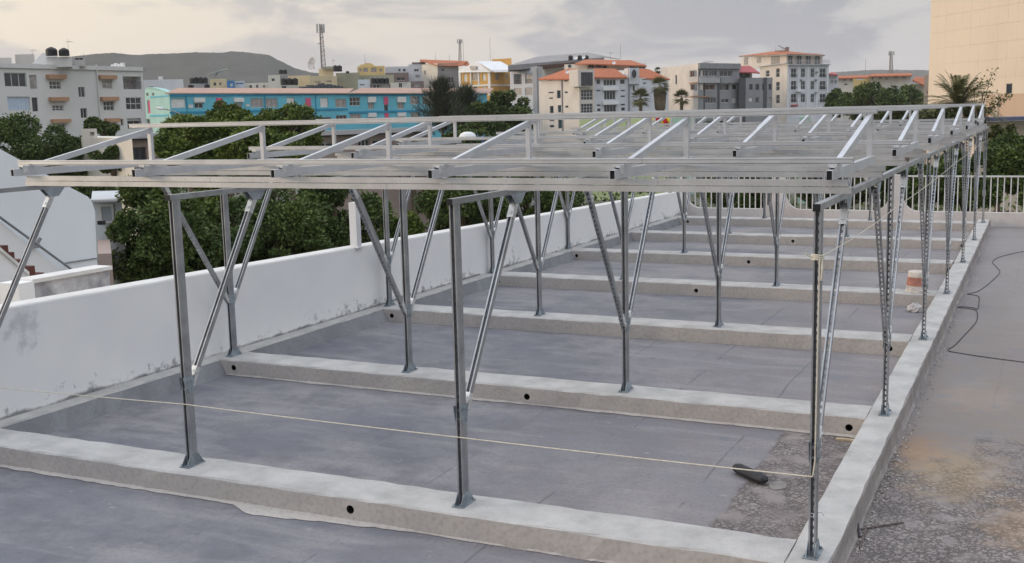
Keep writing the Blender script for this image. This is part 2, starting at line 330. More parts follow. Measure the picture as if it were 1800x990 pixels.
def beam(name, label, x0, x1, y0, y1, zt, holes=(), seg=.16, seed=0, splash=True):
    """cast concrete beam along x with slightly uneven edges and real pipe holes in the front face"""
    rnd = random.Random(seed); mb = MB(); L = x1 - x0
    xs = [x0 + L * i / int(L / seg) for i in range(int(L / seg) + 1)]
    hr = .032
    hx = []
    for h in holes:
        xs = [x for x in xs if abs(x - h[0]) > .075]; xs += [h[0] - .05, h[0] + .05]; hx.append((h[0] - .05, h))
    xs.sort()
    def sec(x):
        j = lambda a: rnd.uniform(-a, a)
        return [(x, y0 + j(.004), FZ - .02), (x, y0 + j(.006), zt - .012 + j(.004)), (x, y0 + .014 + j(.005), zt + j(.002)), (x, (y0 + y1) / 2, zt + j(.002)), (x, y1 - .012 + j(.012), zt + j(.002)), (x, y1 + j(.006), zt - .014), (x, y1, FZ - .02)]
    S = [sec(x) for x in xs]
    for i in range(len(xs) - 1):
        a, b_ = S[i], S[i + 1]
        hole = [h for (q, h) in hx if abs(q - xs[i]) < 1e-6]
        for k in range(6):
            mi = 0 if 2 <= k <= 3 or k == 1 else 1
            if k == 0 and hole:
                h = hole[0]; zc = h[1]; n = 12; cx = h[0]
                q = [a[0], b_[0], b_[1], a[1]]
                ring = [(cx + hr * math.cos(t_), y0, zc + hr * math.sin(t_)) for t_ in [R(-135 + 30 * m_) for m_ in range(12)]]
                inn = [(p[0], y0 + .12, p[2]) for p in ring]
                # square corners order: bottom-left, bottom-right, top-right, top-left ; ring starts bottom-left
                for m_ in range(4):
                    c0, c1 = q[m_], q[(m_ + 1) % 4]; rr = ring[m_ * 3:m_ * 3 + 3] + [ring[(m_ * 3 + 3) % 12]]
                    mb.quad(c0, c1, rr[3], rr[2], rr[1], rr[0], mi=1)
                for m_ in range(12):
                    mb.quad(ring[m_], ring[(m_ + 1) % 12], inn[(m_ + 1) % 12], inn[m_], mi=2)
                mb.quad(*inn, mi=2)
            else:
                mb.quad(a[k], b_[k], b_[k + 1], a[k + 1], mi=mi)
    mb.quad(*S[0], mi=1); mb.quad(*S[-1][::-1], mi=1)
    o = mb.build(name, [M['beamtop'], M['beamside'], M['hole']])
    return o
beam_lab = ['nearest concrete beam across the roof deck, front posts bolted on top', 'second concrete beam from the front with a pipe hole at its right end',
            'third concrete beam from the front, posts on its pale top', 'fourth concrete beam from the front with the bucket on its right end',
            'fifth concrete beam from the front, partly behind posts', 'sixth concrete beam from the front, thin and far', 'farthest concrete beam along the foot of the balustrade']
hz = -.10
beam_holes = [[(-3.19, -.085)], [(-6.95, hz + .01), (-3.34, hz), (-.27, hz)], [(-6.95, hz), (-.34, hz)], [(-6.9, hz), (-3.55, hz)], [(-6.85, hz), (-3.54, hz), (-.2, hz)], [(-3.41, hz), (-.2, hz)], [(-6.6, hz)]]
for i, y in enumerate(ROWS):
    o = beam('concrete_beam', '', -9.6 if False else -7.2, -.135, y - .2, y + (.20 if i == 0 else .22), (0 if i < 6 else .0), beam_holes[i], seed=i)
    tag(o, beam_lab[i], 'beam', 'concrete beams across the roof deck')
# long kerb on the right with its chipped mortar skirt
mb = MB(); rnd = random.Random(5); n = 150; S = []
for i in range(n + 1):
    y = -1.2 + (20.6 + 1.2) * i / n; j = lambda a: rnd.uniform(-a, a)
    S.append([(-.135 + j(.003), y, FZ - .02), (-.135 + j(.004), y, -.012), (-.125 + j(.006), y, 0 + j(.002)), (0, y, j(.002)), (.112 + j(.007), y, 0 + j(.002)), (.122 + j(.004), y, -.016), (.124 + j(.004), y, -.12 + .015 * math.sin(y * 5)), (.132 + .005 * math.sin(y * 4.1) + j(.005), y, -.165), (.150 + .014 * math.sin(y * 2.7) * math.sin(y * 1.1) + .008 * math.sin(y * 9.3) + j(.008), y, FZ - .01)])
for i in range(n):
    for k in range(8): mb.quad(S[i + 1][k], S[i][k], S[i][k + 1], S[i + 1][k + 1], mi=0 if k in (1, 2, 3) else (1 if k == 0 else 2))
mb.quad(*S[0][::-1], mi=1)
M['kerbout'] = mat('dark grey brown render', (.33, .30, .28), .92, 0, .15, 3, col2=(.22, .205, .20), bump=.6, bscale=18, fine=.35)  # darker grey-brown colour for the outer kerb face
tag(mb.build('concrete_kerb', [M['beamtop'], M['beamside'], M['kerbout']]), 'long concrete kerb receding along the right side of the frame bays', 'kerb')
# low kerb at the foot of the parapet
mb = MB(); rnd = random.Random(6); S = []; n = 140
def wx(y): return -7.40 + .0185 * (y + 1)
for i in range(n + 1):
    y = -4 + 24.2 * i / n; j = lambda a: rnd.uniform(-a, a); x = wx(y)
    S.append([(x - .05, y, -.0), (x + .16 + j(.008), y, -.004 + j(.003)), (x + .175 + j(.01), y, -.02), (x + .27 + j(.02), y, FZ - .01)])
for i in range(n):
    for k in range(3): mb.quad(S[i + 1][k], S[i][k], S[i][k + 1], S[i + 1][k + 1], mi=0 if k < 2 else 1)
mb.quad(*S[0], mi=1)
M['kerbside'] = mat('grey render skirt', (.24, .245, .26), .9, 0, .12, 2, bump=.4, bscale=14, fine=.2)
tag(mb.build('wall_kerb', [M['beamtop'], M['kerbside']]), 'low sloping concrete kerb along the foot of the white parapet', 'kerb')
# white parapet on the left
mb = MB(); n = 60
def wt(y): return 1.02 - .0225 * max(0, y - .4) if y > .4 else 1.02
S = []
for i in range(n + 1):
    y = -5 + 26.0 * i / n; x = wx(y); z = wt(y); S.append([(x, y, FZ - .1), (x, y, z - .015), (x - .012, y, z), (x - .20, y, z + .006), (x - .205, y, z - .02), (x - .205, y, -3)])
for i in range(n):
    for k in range(5): mb.quad(S[i + 1][k], S[i][k], S[i][k + 1], S[i + 1][k + 1], mi=1 if k in (1, 2) else 0)
mb.quad(*S[0]); mb.quad(*S[-1][::-1])
M['coping'] = mat('pale coping paint', (.70, .69, .67), .8, 0, .06, 2)
tag(mb.build('parapet_wall', [M['wall'], M['coping']]), 'long white painted parapet wall on the left, stained along its foot', 'wall')
# white pole on the parapet
p0 = onx(625, 414, -7.3); mb = MB(); mb.box(-.055, .055, -.055, .055, 0, .62); mb.box(-.08, .08, -.08, .08, 0, .015)
tag(mb.build('white_pole', M['white'], loc=(p0.x, p0.y, wt(p0.y) - .01)), 'short square white pole standing on top of the left parapet', 'pole')

# far balustrade
bal = thing('balustrade', 'white balustrade at the far end with curved piers and vertical bars', 'balustrade', (0, 20.8, 0))
mb = MB(); piers = [-7.1, -4.62, -1.93, 1.75, 4.4]; hw = .14; lo = .14; rx, rz_ = .36, .42
poly = [(-7.1, FZ - .2)]; top = [(-7.1, .98)]
for i, px_ in enumerate(piers):
    if i > 0:
        for k in range(9):
            a = k / 8 * math.pi / 2; top.append((px_ - hw - rx + rx * math.sin(a), lo + rz_ * (1 - math.cos(a))))
        top += [(px_ - hw, .98), (px_ + hw, .98)]
    else: top.append((px_ + hw, .98))
    if i < len(piers) - 1:
        for k in range(9):
            a = k / 8 * math.pi / 2; top.append((px_ + hw + rx - rx * math.cos(a), lo + rz_ * (1 - math.sin(a))))
poly = [(-7.1, FZ - .2)] + top + [(4.54, FZ - .2)]
# build from vertical strips so the outline stays a clean surface
for a, b_ in zip(top[:-1], top[1:]):
    if abs(a[0] - b_[0]) < 1e-6: 
        mb.quad((a[0], -.07, a[1]), (a[0], .07, a[1]), (b_[0], .07, b_[1]), (b_[0], -.07, b_[1])); continue
    mb.quad((a[0], -.07, FZ - .2), (b_[0], -.07, FZ - .2), (b_[0], -.07, b_[1]), (a[0], -.07, a[1]))
    mb.quad((b_[0], .07, FZ - .2), (a[0], .07, FZ - .2), (a[0], .07, a[1]), (b_[0], .07, b_[1]))
    mb.quad((a[0], -.07, a[1]), (b_[0], -.07, b_[1]), (b_[0], .07, b_[1]), (a[0], .07, a[1]))
M['balp'] = mat('aged white balustrade paint', (.64, .61, .59), .85, 0, .10, 2, col2=(.54, .50, .49), fine=.15)
mb.build('low_wall', M['balp'], bal)
mb = MB()
for a, b_ in zip(piers[:-1], piers[1:]): mb.box(a + hw, b_ - hw, -.022, .022, .93, .965)
mb.build('top_rail', M['coping'], bal)
bar = MB().box(-.012, .012, -.012, .012, 0, .79).mesh('bar', M['coping'])
for a, b_ in zip(piers[:-1], piers[1:]):
    x = a + hw + .09
    while x < b_ - hw - .04:
        put('bar', bar, bal, (x, 0, .14)); x += .138

# ------------------------------------------------------------------ the steel frame
W = .041
def channel(mb, L, d, y_open, y_web, slots=True, z0=0., web_th=.0025):
    """one strut channel along z: lips at y_open, web at y_web"""
    s = 1 if y_open > y_web else -1; t = .0026; hw_ = W / 2
    mb.box(-hw_, -hw_ + t, min(y_open, y_web), max(y_open, y_web), z0, z0 + L)
    mb.box(hw_ - t, hw_, min(y_open, y_web), max(y_open, y_web), z0, z0 + L)
    for sx in (-1, 1):                                     # turned-in lips
        a, b_ = sorted((sx * .011, sx * (hw_ - t))); mb.box(a, b_, *sorted((y_open, y_open - s * t)), z0, z0 + L)
        a, b_ = sorted((sx * .011, sx * (.011 + t))); mb.box(a, b_, *sorted((y_open - s * t, y_open - s * .009)), z0, z0 + L)
    ya, yb = sorted((y_web, y_web + s * t))
    if slots:
        for sx in (-1, 1):
            a, b_ = sorted((sx * .008, sx * (hw_ - t))); mb.box(a, b_, ya, yb, z0, z0 + L)
        z = z0 + .012; prev = z0
        while z + .03 < z0 + L:
            mb.box(-.008, .008, ya, yb, prev, z); prev = z + .03; z += .05
        mb.box(-.008, .008, ya, yb, prev, z0 + L)
    else:
        mb.box(-hw_ + t, hw_ - t, ya, yb, z0, z0 + L)
    return mb
def double_strut(L): 
    mb = MB(); channel(mb, L, .082, -.041, .041)
    for sx in (-1, 1): mb.box(*sorted((sx * .0205, sx * .0216)), -.003, .003, 0, L)      # rolled rib along each side
    return mb
frame = thing('solar_mounting_frame', 'galvanized steel frame for solar panels, on rows of posts over the roof deck', 'steel frame', (0, 0, 0))
post_me = double_strut(2.08).mesh('post', M['galv'])
# base bracket: two tapering cheeks and a foot plate
mb = MB(); mb.box(-.045, .045, -.10, .10, 0, .006)
for sx in (-1, 1):
    mb.prism([(-.10, .006), (.10, .006), (.044, .085), (-.044, .085)], sx * .0225, sx * .0265)
for (bx_, by_) in ((-.034, -.08), (.034, -.08), (-.034, .08), (.034, .08)): mb.lathe([(.0, .02), (.008, .02), (.008, .006)], (bx_, by_, 0), 6)
base_me = mb.mesh('base_bracket', M['plate'])
# node plate that receives the two braces
mb = MB()
for sx in (-1, 1): mb.prism([(-.036, 0), (.036, 0), (.066, .13), (-.066, .13)], sx * .0225, sx * .0262)
for z in (.03, .095):
    for y in (-.02, .02): mb.lathe([(0, .0), (0, .0)], (0, 0, 0), 3) if False else mb.box(-.032, .032, y - .007, y + .007, z - .007, z + .007)
node_me = mb.mesh('node_plate', M['plate'])
mb = MB()
for sx in (-1, 1): mb.prism([(-.12, .0), (.12, .0), (.05, -.07), (-.05, -.07)], sx * .0225, sx * .026)
mb.box(-.026, .026, -.12, .12, 0, .004)
head_me = mb.mesh('head_bracket', M['plate'])
mb = MB(); mb.box(-.0245, -.0212, -.024, .024, 0, .15); mb.box(.0212, .0245, -.024, .024, 0, .15); mb.box(-.0245, .0245, -.0245, -.0215, .0, .15)
for z in (.04, .11): mb.box(-.03, .03, -.008, .008, z - .008, z + .008); mb.box(-.009, .009, -.031, -.0245, z - .009, z + .009)
fit_me = mb.mesh('fitting', M['zinc'])
def frame_matrix(a, b_, open_dir):
    z = (b_ - a).normalized(); y = -(open_dir - z * open_dir.dot(z)).normalized(); x = y.cross(z)
    return Matrix(((x.x, y.x, z.x, a.x), (x.y, y.y, z.y, a.y), (x.z, y.z, z.z, a.z), (0, 0, 0, 1)))
JZ = .66
FALL = .0025            # the frame falls slightly towards the far end
bl = None
for ci, x in enumerate(COLS):
    for ri, y in enumerate(ROWS):
        p = put('post', post_me, frame, (x, y, 0.0)); p.scale.z = (2.08 - FALL * y) / 2.08
        put('base_bracket', base_me, p, (0, 0, .002))
        put('node_plate', node_me, p, (0, 0, JZ - .08))
        for s in (-1, 1):
            if (ri == 0 and s < 0) or (ri == 6 and s > 0): continue
            a = Vector((x, y + s * .055, JZ)); b_ = Vector((x, y + s * .96, 2.045))
            if bl is None:
                ln = (b_ - a).length; q = MB(); channel(q, ln, .041, -.0205, .0205); bl = q.mesh('brace', M['galv'])
            Mx = frame_matrix(a, b_, Vector((0, -s, 0)))
            Mx.translation.z -= FALL * y; br = put('brace', bl, frame, M=Mx)
            f1 = put('fitting', fit_me, br, (0, 0, -.03)); f2 = put('fitting', fit_me, br, (0, 0, ln - .17))
            put('head_bracket', head_me, frame, (x, y + s * .96, 2.075 - FALL * y))
# girders lie along the bays on the post heads
gl = 20.35 / 3
q = MB(); channel(q, gl, .041, .0205, -.0205, slots=False); gird_me = q.mesh('girder', M['galv'])
q = MB(); q.box(-.024, .024, -.024, .0, -.09, .09); q.box(-.026, .026, -.008, .008, -.07, -.054); q.box(-.026, .026, -.008, .008, .054, .07); spl_me = q.mesh('splice', M['galv'])
black_end_me = MB().box(-.0215, .0215, -.0215, .0215, -.006, .002).mesh('black_end', M['black'])  # black plate closing the front end of each girder
for x in COLS:
    for k in range(3):
        a = Vector((x, -.07 + k * gl, 2.1015 - FALL * k * gl)); gm = frame_matrix(a, a + Vector((0, gl - .003, -FALL * gl)), Vector((0, 0, 1)))
        go = put('girder', gird_me, frame, M=gm)
        if k: put('splice', spl_me, go, (0, 0, 0))
        else: put('black_end', black_end_me, go)
# rails across: two channels back to back, butt jointed
RA = [.75 + 3.33 * k for k in range(6)]; RB = [2.38 + 3.33 * k for k in range(6)]
XL, XR = -7.17, .07
jr = random.Random(11); cache = {}
def chan_rail(x0, x1, y, zlo, up):
    L = round(x1 - x0 - .003, 3); key = (L, up)
    if key not in cache:
        q = MB(); channel(q, L, .041, (.0205 if up else -.0205), (-.0205 if up else .0205), slots=False); cache[key] = q.mesh('rail', M['galvr'])
    # local z -> world x, local y -> world z
    Mx = Matrix(((0, 0, 1, x0), (1, 0, 0, y), (0, 1, 0, zlo + .0205 - FALL * y), (0, 0, 0, 1)))
    put('rail', cache[key], frame, M=Mx)
for i, y in enumerate(sorted(RA + RB)):
    for up in (0, 1):
        if i == 0: js = [-5.65, -2.65, -1.0] if up else [-6.05, -3.35, -2.75]
        else:
            o_ = jr.uniform(1.2, 3.0); js = [round(XL + o_, 2), round(XL + o_ + 2.6, 2)]
        js = [js[0], js[1]] if i else ([-5.05, -1.2] if up else [-6.05, -3.35])
        xs = [XL + jr.uniform(-.02, .02)] + js + [XR + jr.uniform(-.03, .03) - (.015 if up else 0)]
        for a, b_ in zip(xs[:-1], xs[1:]): chan_rail(a, b_, y, 2.1215 + up * .046, up)
# tilt frames: bottom chord, sloping member, upright
def rtube(mb, a, b_, w_, h_, t=.003):
    """rectangular hollow section from a to b in the yz plane"""
    z = (b_ - a).normalized(); x = Vector((1, 0, 0)); y = z.cross(x)
    L = (b_ - a).length; Mx = Matrix(((x.x, y.x, z.x, a.x), (x.y, y.y, z.y, a.y), (x.z, y.z, z.z, a.z), (0, 0, 0, 1)))
    mb.box(-w_ / 2, w_ / 2, -h_ / 2, -h_ / 2 + t, 0, L, M=Mx); mb.box(-w_ / 2, w_ / 2, h_ / 2 - t, h_ / 2, 0, L, M=Mx)
    mb.box(-w_ / 2, -w_ / 2 + t, -h_ / 2 + t, h_ / 2 - t, 0, L, M=Mx); mb.box(w_ / 2 - t, w_ / 2, -h_ / 2 + t, h_ / 2 - t, 0, L, M=Mx)
    return mb
CH0, CH1 = -.13, 1.80     # chord ends relative to the front rail
ch = rtube(MB(), Vector((0, CH0, 2.2425)), Vector((0, CH1, 2.2425)), .04, .064).mesh('tilt_frame', M['alu'])
dg = rtube(MB(), Vector((0, -.02, 2.262)), Vector((0, 1.655, 2.579)), .036, .05).mesh('sloping_member', M['alu'])
upm = MB(); upm.box(-.02, .02, 1.61, 1.65, 2.272, 2.60); up_me = upm.mesh('upright', M['alu'])
kn = MB(); kn.box(-.0225, -.0205, -.03, .03, 2.235, 2.30); kn.box(.0205, .0225, -.03, .03, 2.235, 2.30); kn.box(-.02, .02, .055, .079, 2.285, 2.30)
for (yy, zz) in ((.01, 2.245), (.02, 2.29), (-.022, 2.30)): kn.box(-.03, .03, yy - .007, yy + .007, zz - .007, zz + .007)
kn_me = kn.mesh('clamp', M['zinc'])
TX = [-7.2, -5.77, -4.33, -2.91, -1.49, -.05]
mb = MB(); mb.box(-.0168, .0168, CH0 + .012, CH0 + .016, 2.214, 2.271); tube_dark_me = mb.mesh('tube_dark', M['black'])  # black plate inside the open chord, standing for its dark interior
for k, y in enumerate(RA):
    for x in TX:
        t_ = put('tilt_frame', ch, frame, (x, y, -FALL * y))
        put('sloping_member', dg, t_); put('upright', up_me, t_, (0, 0, 0)); put('clamp', kn_me, t_); put('tube_dark', tube_dark_me, t_)
    for (xa, xb, yy, zc, nm) in ((-7.36, -1.35, .10, 2.322, 'panel_rail'), (-1.347, .06, .10, 2.322, 'panel_rail'), (-7.46, -3.2, 1.63, 2.622, 'panel_rail'), (-3.197, .0, 1.63, 2.622, 'panel_rail')):
        q = MB(); h_ = .021; t = .003
        q.box(xa, xb, -.026, .02, h_ - .007, h_); q.box(xa, xb, -.02, .02, -h_, -h_ + t); q.box(xa, xb, -.019, -.016, -h_ + .009, h_ - .007); q.box(xa, xb, -.023, -.02, -h_, -h_ + .005); q.box(xa, xb, .017, .02, -h_ + t, h_ - .004)
        if ('pr', xa) not in cache: cache[('pr', xa)] = q.mesh(nm, M['alu'])
        put(nm, cache[('pr', xa)], frame, (0, y + yy, zc - FALL * y - (.0012 * (y - .75) if zc > 2.5 else 0)))

# ------------------------------------------------------------------ ropes
def rope(label, pts, r_=.004, sag=0., n=20, name='rope', m='rope'):
    P = []
    for a, b_ in zip(pts[:-1], pts[1:]):
        a, b_ = Vector(a), Vector(b_)
        for k in range(n): f = k / n; P.append(a.lerp(b_, f) - Vector((0, 0, sag * 4 * f * (1 - f))))
    P.append(Vector(pts[-1])); mb = MB(); mb.tube(P, r_, 5)
    return tag(mb.build(name, M[m]), label, 'rope' if m == 'rope' else 'cable')
rope('cream string stretched low in front of the nearest posts', [(-9.0, .1, .36), (-7.35, .04, .42), (-4.787, -.05, .50), (-2.38, -.05, .49), (0.0, -.05, .50), (.012, -.052, .60), (.018, -.05, 1.82)], .0045, .004)
kp = MB(); rnd = random.Random(2)
for k in range(3): kp.tube([(.032 * math.cos(a), .052 * math.sin(a), 1.80 + k * .012 + .003 * math.sin(3 * a)) for a in [2 * math.pi * i / 14 for i in range(15)]], .006, 5)
kp.tube([(.03, -.04, 1.80), (.035, -.055, 1.74), (.03, -.05, 1.68)], .006, 5); kp.tube([(-.03, -.04, 1.81), (-.06, -.06, 1.835)], .005, 5)
tag(kp.build('rope_knot', M['rope']), 'cream knot wrapped around the nearest right post', 'knot')
rope('cream string running back along the right hand posts', [(.03, -.02, 1.82), (.04, 3.353, 1.80), (.05, 10.03, 1.82), (.06, 16.58, 1.86), (.06, 19.9, 1.80)], .0028, .02)
kp = MB()
for k in range(2): kp.tube([(.024 * math.cos(a), .045 * math.sin(a), .255 + k * .02 + .006 * math.sin(a)) for a in [2 * math.pi * i / 14 for i in range(15)]], .002, 5)
kp.tube([(.024, -.02, .27), (.06, -.05, .285), (.07, -.05, .265)], .002, 5)
tag(kp.build('wire_tie', M['galv']), 'thin wire tied round the foot of the nearest right post', 'wire')
# black cable on the walkway
cp = [(1.6, 6.45), (1.05, 6.63), (.71, 6.74), (.40, 6.87), (.25, 6.99), (.30, 7.3), (.36, 7.9), (.43, 8.6), (.45, 8.96), (.44, 9.4), (.40, 9.75), (.28, 9.86), (.16, 9.9), (.22, 9.98), (.36, 9.93), (.42, 9.86), (.41, 10.3), (.38, 10.9), (.28, 11.05), (.21, 11.09), (.28, 11.25), (.36, 11.5), (.48, 12.4), (.57, 13.47), (.50, 14.1), (.41, 14.7), (.46, 15.3), (.62, 15.8), (.89, 16.36), (1.5, 16.9)]
mb = MB(); P = []
for i in range(len(cp) - 1):
    p0_, p1, p2, p3 = cp[max(0, i - 1)], cp[i], cp[i + 1], cp[min(len(cp) - 1, i + 2)]
    for k in range(5):
        f = k / 5; P.append(tuple(.5 * ((2 * p1[j]) + (-p0_[j] + p2[j]) * f + (2 * p0_[j] - 5 * p1[j] + 4 * p2[j] - p3[j]) * f * f + (-p0_[j] + 3 * p1[j] - 3 * p2[j] + p3[j]) * f ** 3) for j in (0, 1)) + (FZ + .008,))
mb.tube(P, .0052, 5); M['cablem'] = mat('grey black cable sheath', (.05, .05, .06), .6)
tag(mb.build('cable', M['cablem']), 'dark cable snaking in loops over the walkway on the right', 'cable')

# ------------------------------------------------------------------ small things on the deck
# bucket on the fourth beam
bk = thing('bucket', 'upturned white and terracotta bucket standing on the fourth beam', 'bucket', (-.40, 10.06, .002))
M['buckw'] = mat('dirty white plastic', (.62, .56, .50), .6, 0, .1, 12, fine=.1); M['buckr'] = mat('terracotta band', (.45, .20, .15), .7, 0, .15, 14)
mb = MB(); mb.lathe([(.165, 0), (.165, .012), (.148, .014), (.143, .09)], n=20); mb.build('rim', M['buckw'], bk, smooth=True)
mb = MB(); mb.lathe([(.1435, .09), (.130, .215)], n=20); mb.build('band', M['buckr'], bk, smooth=True)
mb = MB(); mb.lathe([(.1305, .215), (.1225, .285), (.115, .292), (.0, .29)], n=20); mb.build('body', M['buckw'], bk, smooth=True)
mb = MB(); mb.tube([(.15 * math.cos(a), .15 * math.sin(a) - .02, .05 + .03 * math.sin(a * 2)) for a in [R(-160 + 14 * i) for i in range(11)]], .004, 5); mb.build('handle', M['galv'], bk)
# crumpled bag
rnd = random.Random(9); mb = MB(); n = 18; prof = [(.0, .0), (.10, .005), (.11, .03), (.09, .07), (.06, .10), (.03, .12), (.0, .125)]
mb.lathe(prof, n=n); mb.v = [(v[0] * rnd.uniform(.82, 1.15), v[1] * rnd.uniform(.7, 1.1), v[2] * rnd.uniform(.85, 1.1)) for v in mb.v]
tag(mb.build('plastic_bag', mat('white plastic film', (.48, .46, .45), .4, 0, .1, 15), loc=(-.36, 9.45, FZ)), 'crumpled pale plastic bag on the deck in front of the bucket', 'bag')
# dark long block lying on the deck
mb = MB(); L = .34
prof = [(-.17, .004), (-.165, .028), (-.13, .036), (.10, .036), (.15, .028), (.172, .006)]
for i in range(len(prof) - 1):
    (u0, r0), (u1, r1) = prof[i], prof[i + 1]; n = 10
    for k in range(n):
        a0, a1 = 2 * math.pi * k / n, 2 * math.pi * (k + 1) / n
        f_ = lambda u, r_, a: (u, r_ * math.cos(a) * 1.15, .04 + r_ * math.sin(a))
        mb.quad(f_(u0, r0, a0), f_(u0, r0, a1), f_(u1, r1, a1), f_(u1, r1, a0))
o = tag(mb.build('dark_float', mat('dark rubber', (.035, .036, .042), .6, 0, .2, 20)), 'dark grey elongated rubber piece lying at the edge of the gritty patch', 'rubber piece')
o.location = (-.79, 1.74, FZ + .0); o.rotation_euler = (0, 0, math.atan2(-.22, .27)); o.scale = (1.12, 1.25, 1.1)
M['kerbside2'] = mat('dusty mortar', (.27, .25, .235), .95, 0, .15, 20, fine=.3)
mb = MB(); rnd = random.Random(3); pts = [(.07 * math.cos(a) * rnd.uniform(.8, 1.1), .11 * math.sin(a) * rnd.uniform(.8, 1.1)) for a in [2 * math.pi * i / 12 for i in range(12)]]
mb.prism(pts, 0, .006, axis='z'); tag(mb.build('mortar_patch', M['kerbside2'], loc=(-.56, 1.66, FZ + .001)), 'small pale mortar patch beside the dark rubber piece', 'mortar patch')
# wood offcut by the second beam
mb = MB(); mb.box(-.085, .085, -.02, .02, 0, .016); o = tag(mb.build('wood_offcut', mat('pale wood', (.50, .41, .28), .8, 0, .15, 20)), 'small pale wood offcut under the pipe hole by the second beam', 'wood offcut'); o.location = (-.27, 3.02, FZ + .002); o.rotation_euler = (0, 0, R(3))
# rebar stubs on the walkway
M['rebar'] = mat('rusty rebar', (.20, .16, .15), .8, .3, .2, 20)
a, b_, c_, d_ = onz(1508, 931, FZ + .01), onz(1588, 918, FZ + .01), onz(1524, 928, FZ + .01), onz(1511, 964, FZ + .01)
mb = MB(); mb.tube([a, b_], .006, 6); tag(mb.build('steel_rod', M['rebar']), 'thin steel rod lying on the gritty walkway beside the kerb', 'steel rod')
mb = MB(); mb.tube([c_ + Vector((0, 0, .013)), d_], .006, 6); tag(mb.build('steel_rod', M['rebar']), 'shorter steel rod crossing under the first, pointing to the camera', 'steel rod')
a, b_ = onz(1500, 912, FZ + .02), onz(1511, 944, FZ + .01)
mb = MB(); mb.tube([a + Vector((0, 0, .05)), a.lerp(b_, .5) + Vector((.01, 0, .03)), b_], .007, 6); tag(mb.build('iron_stub', M['cablem']), 'bent black iron stub against the foot of the kerb', 'iron stub')
# mortar crumbs along the kerb and the front beam, many and uncountable
rnd = random.Random(21); mb = MB()
def crumb(x, y, s):
    q = [Vector((rnd.uniform(-1, 1), rnd.uniform(-1, 1), rnd.uniform(-.2, .8))) * s for _ in range(5)]
    c0 = Vector((x, y, FZ)); b0 = len(mb.v); mb.v += [tuple(c0 + k) for k in q]
    for f in ((0, 1, 2), (0, 2, 3), (0, 3, 1), (1, 3, 4), (2, 4, 3), (1, 4, 2)): mb.f.append(tuple(b0 + k for k in f)); mb.m.append(0)
for _ in range(900):
    y = rnd.choice([rnd.uniform(.5, 3), rnd.uniform(3, 9), rnd.uniform(9, 16)]); crumb(.155 + abs(rnd.gauss(0, .045)), y, rnd.uniform(.004, .017))
for _ in range(160): crumb(rnd.uniform(-7, -.2), rnd.choice(ROWS[:4]) - .2 - abs(rnd.gauss(0, .05)), rnd.uniform(.003, .008))
for _ in range(140): crumb(rnd.uniform(-7, 1.2), rnd.uniform(-2.2, 3), rnd.uniform(.002, .006))
tag(mb.build('mortar_crumbs', M['beamside']), 'mortar crumbs and grit scattered along the kerb', kind='stuff')
# thin splashes of mortar at the foot of the front faces
for ri, y in enumerate(ROWS[:2]):
    mb = MB(); rnd = random.Random(30 + ri); x = -7.1; prevw = .02; yy = y - .2
    while x < -.2:
        x2 = x + rnd.uniform(.04, .10); w_ = max(.004, min(.15, prevw + rnd.uniform(-.014, .014) + (.028 if (ri == 0 and -4.3 < x < -3.95) else -.012 if prevw > .035 else 0)))
        mb.quad((x, yy - prevw, FZ + .0045), (x2, yy - w_, FZ + .0045), (x2, yy + .004, FZ + .022), (x, yy + .004, FZ + .022)); x, prevw = x2, w_
    tag(mb.build('mortar_skirt', M['beamside']), kind='structure')

HAZE = 1.3e-4
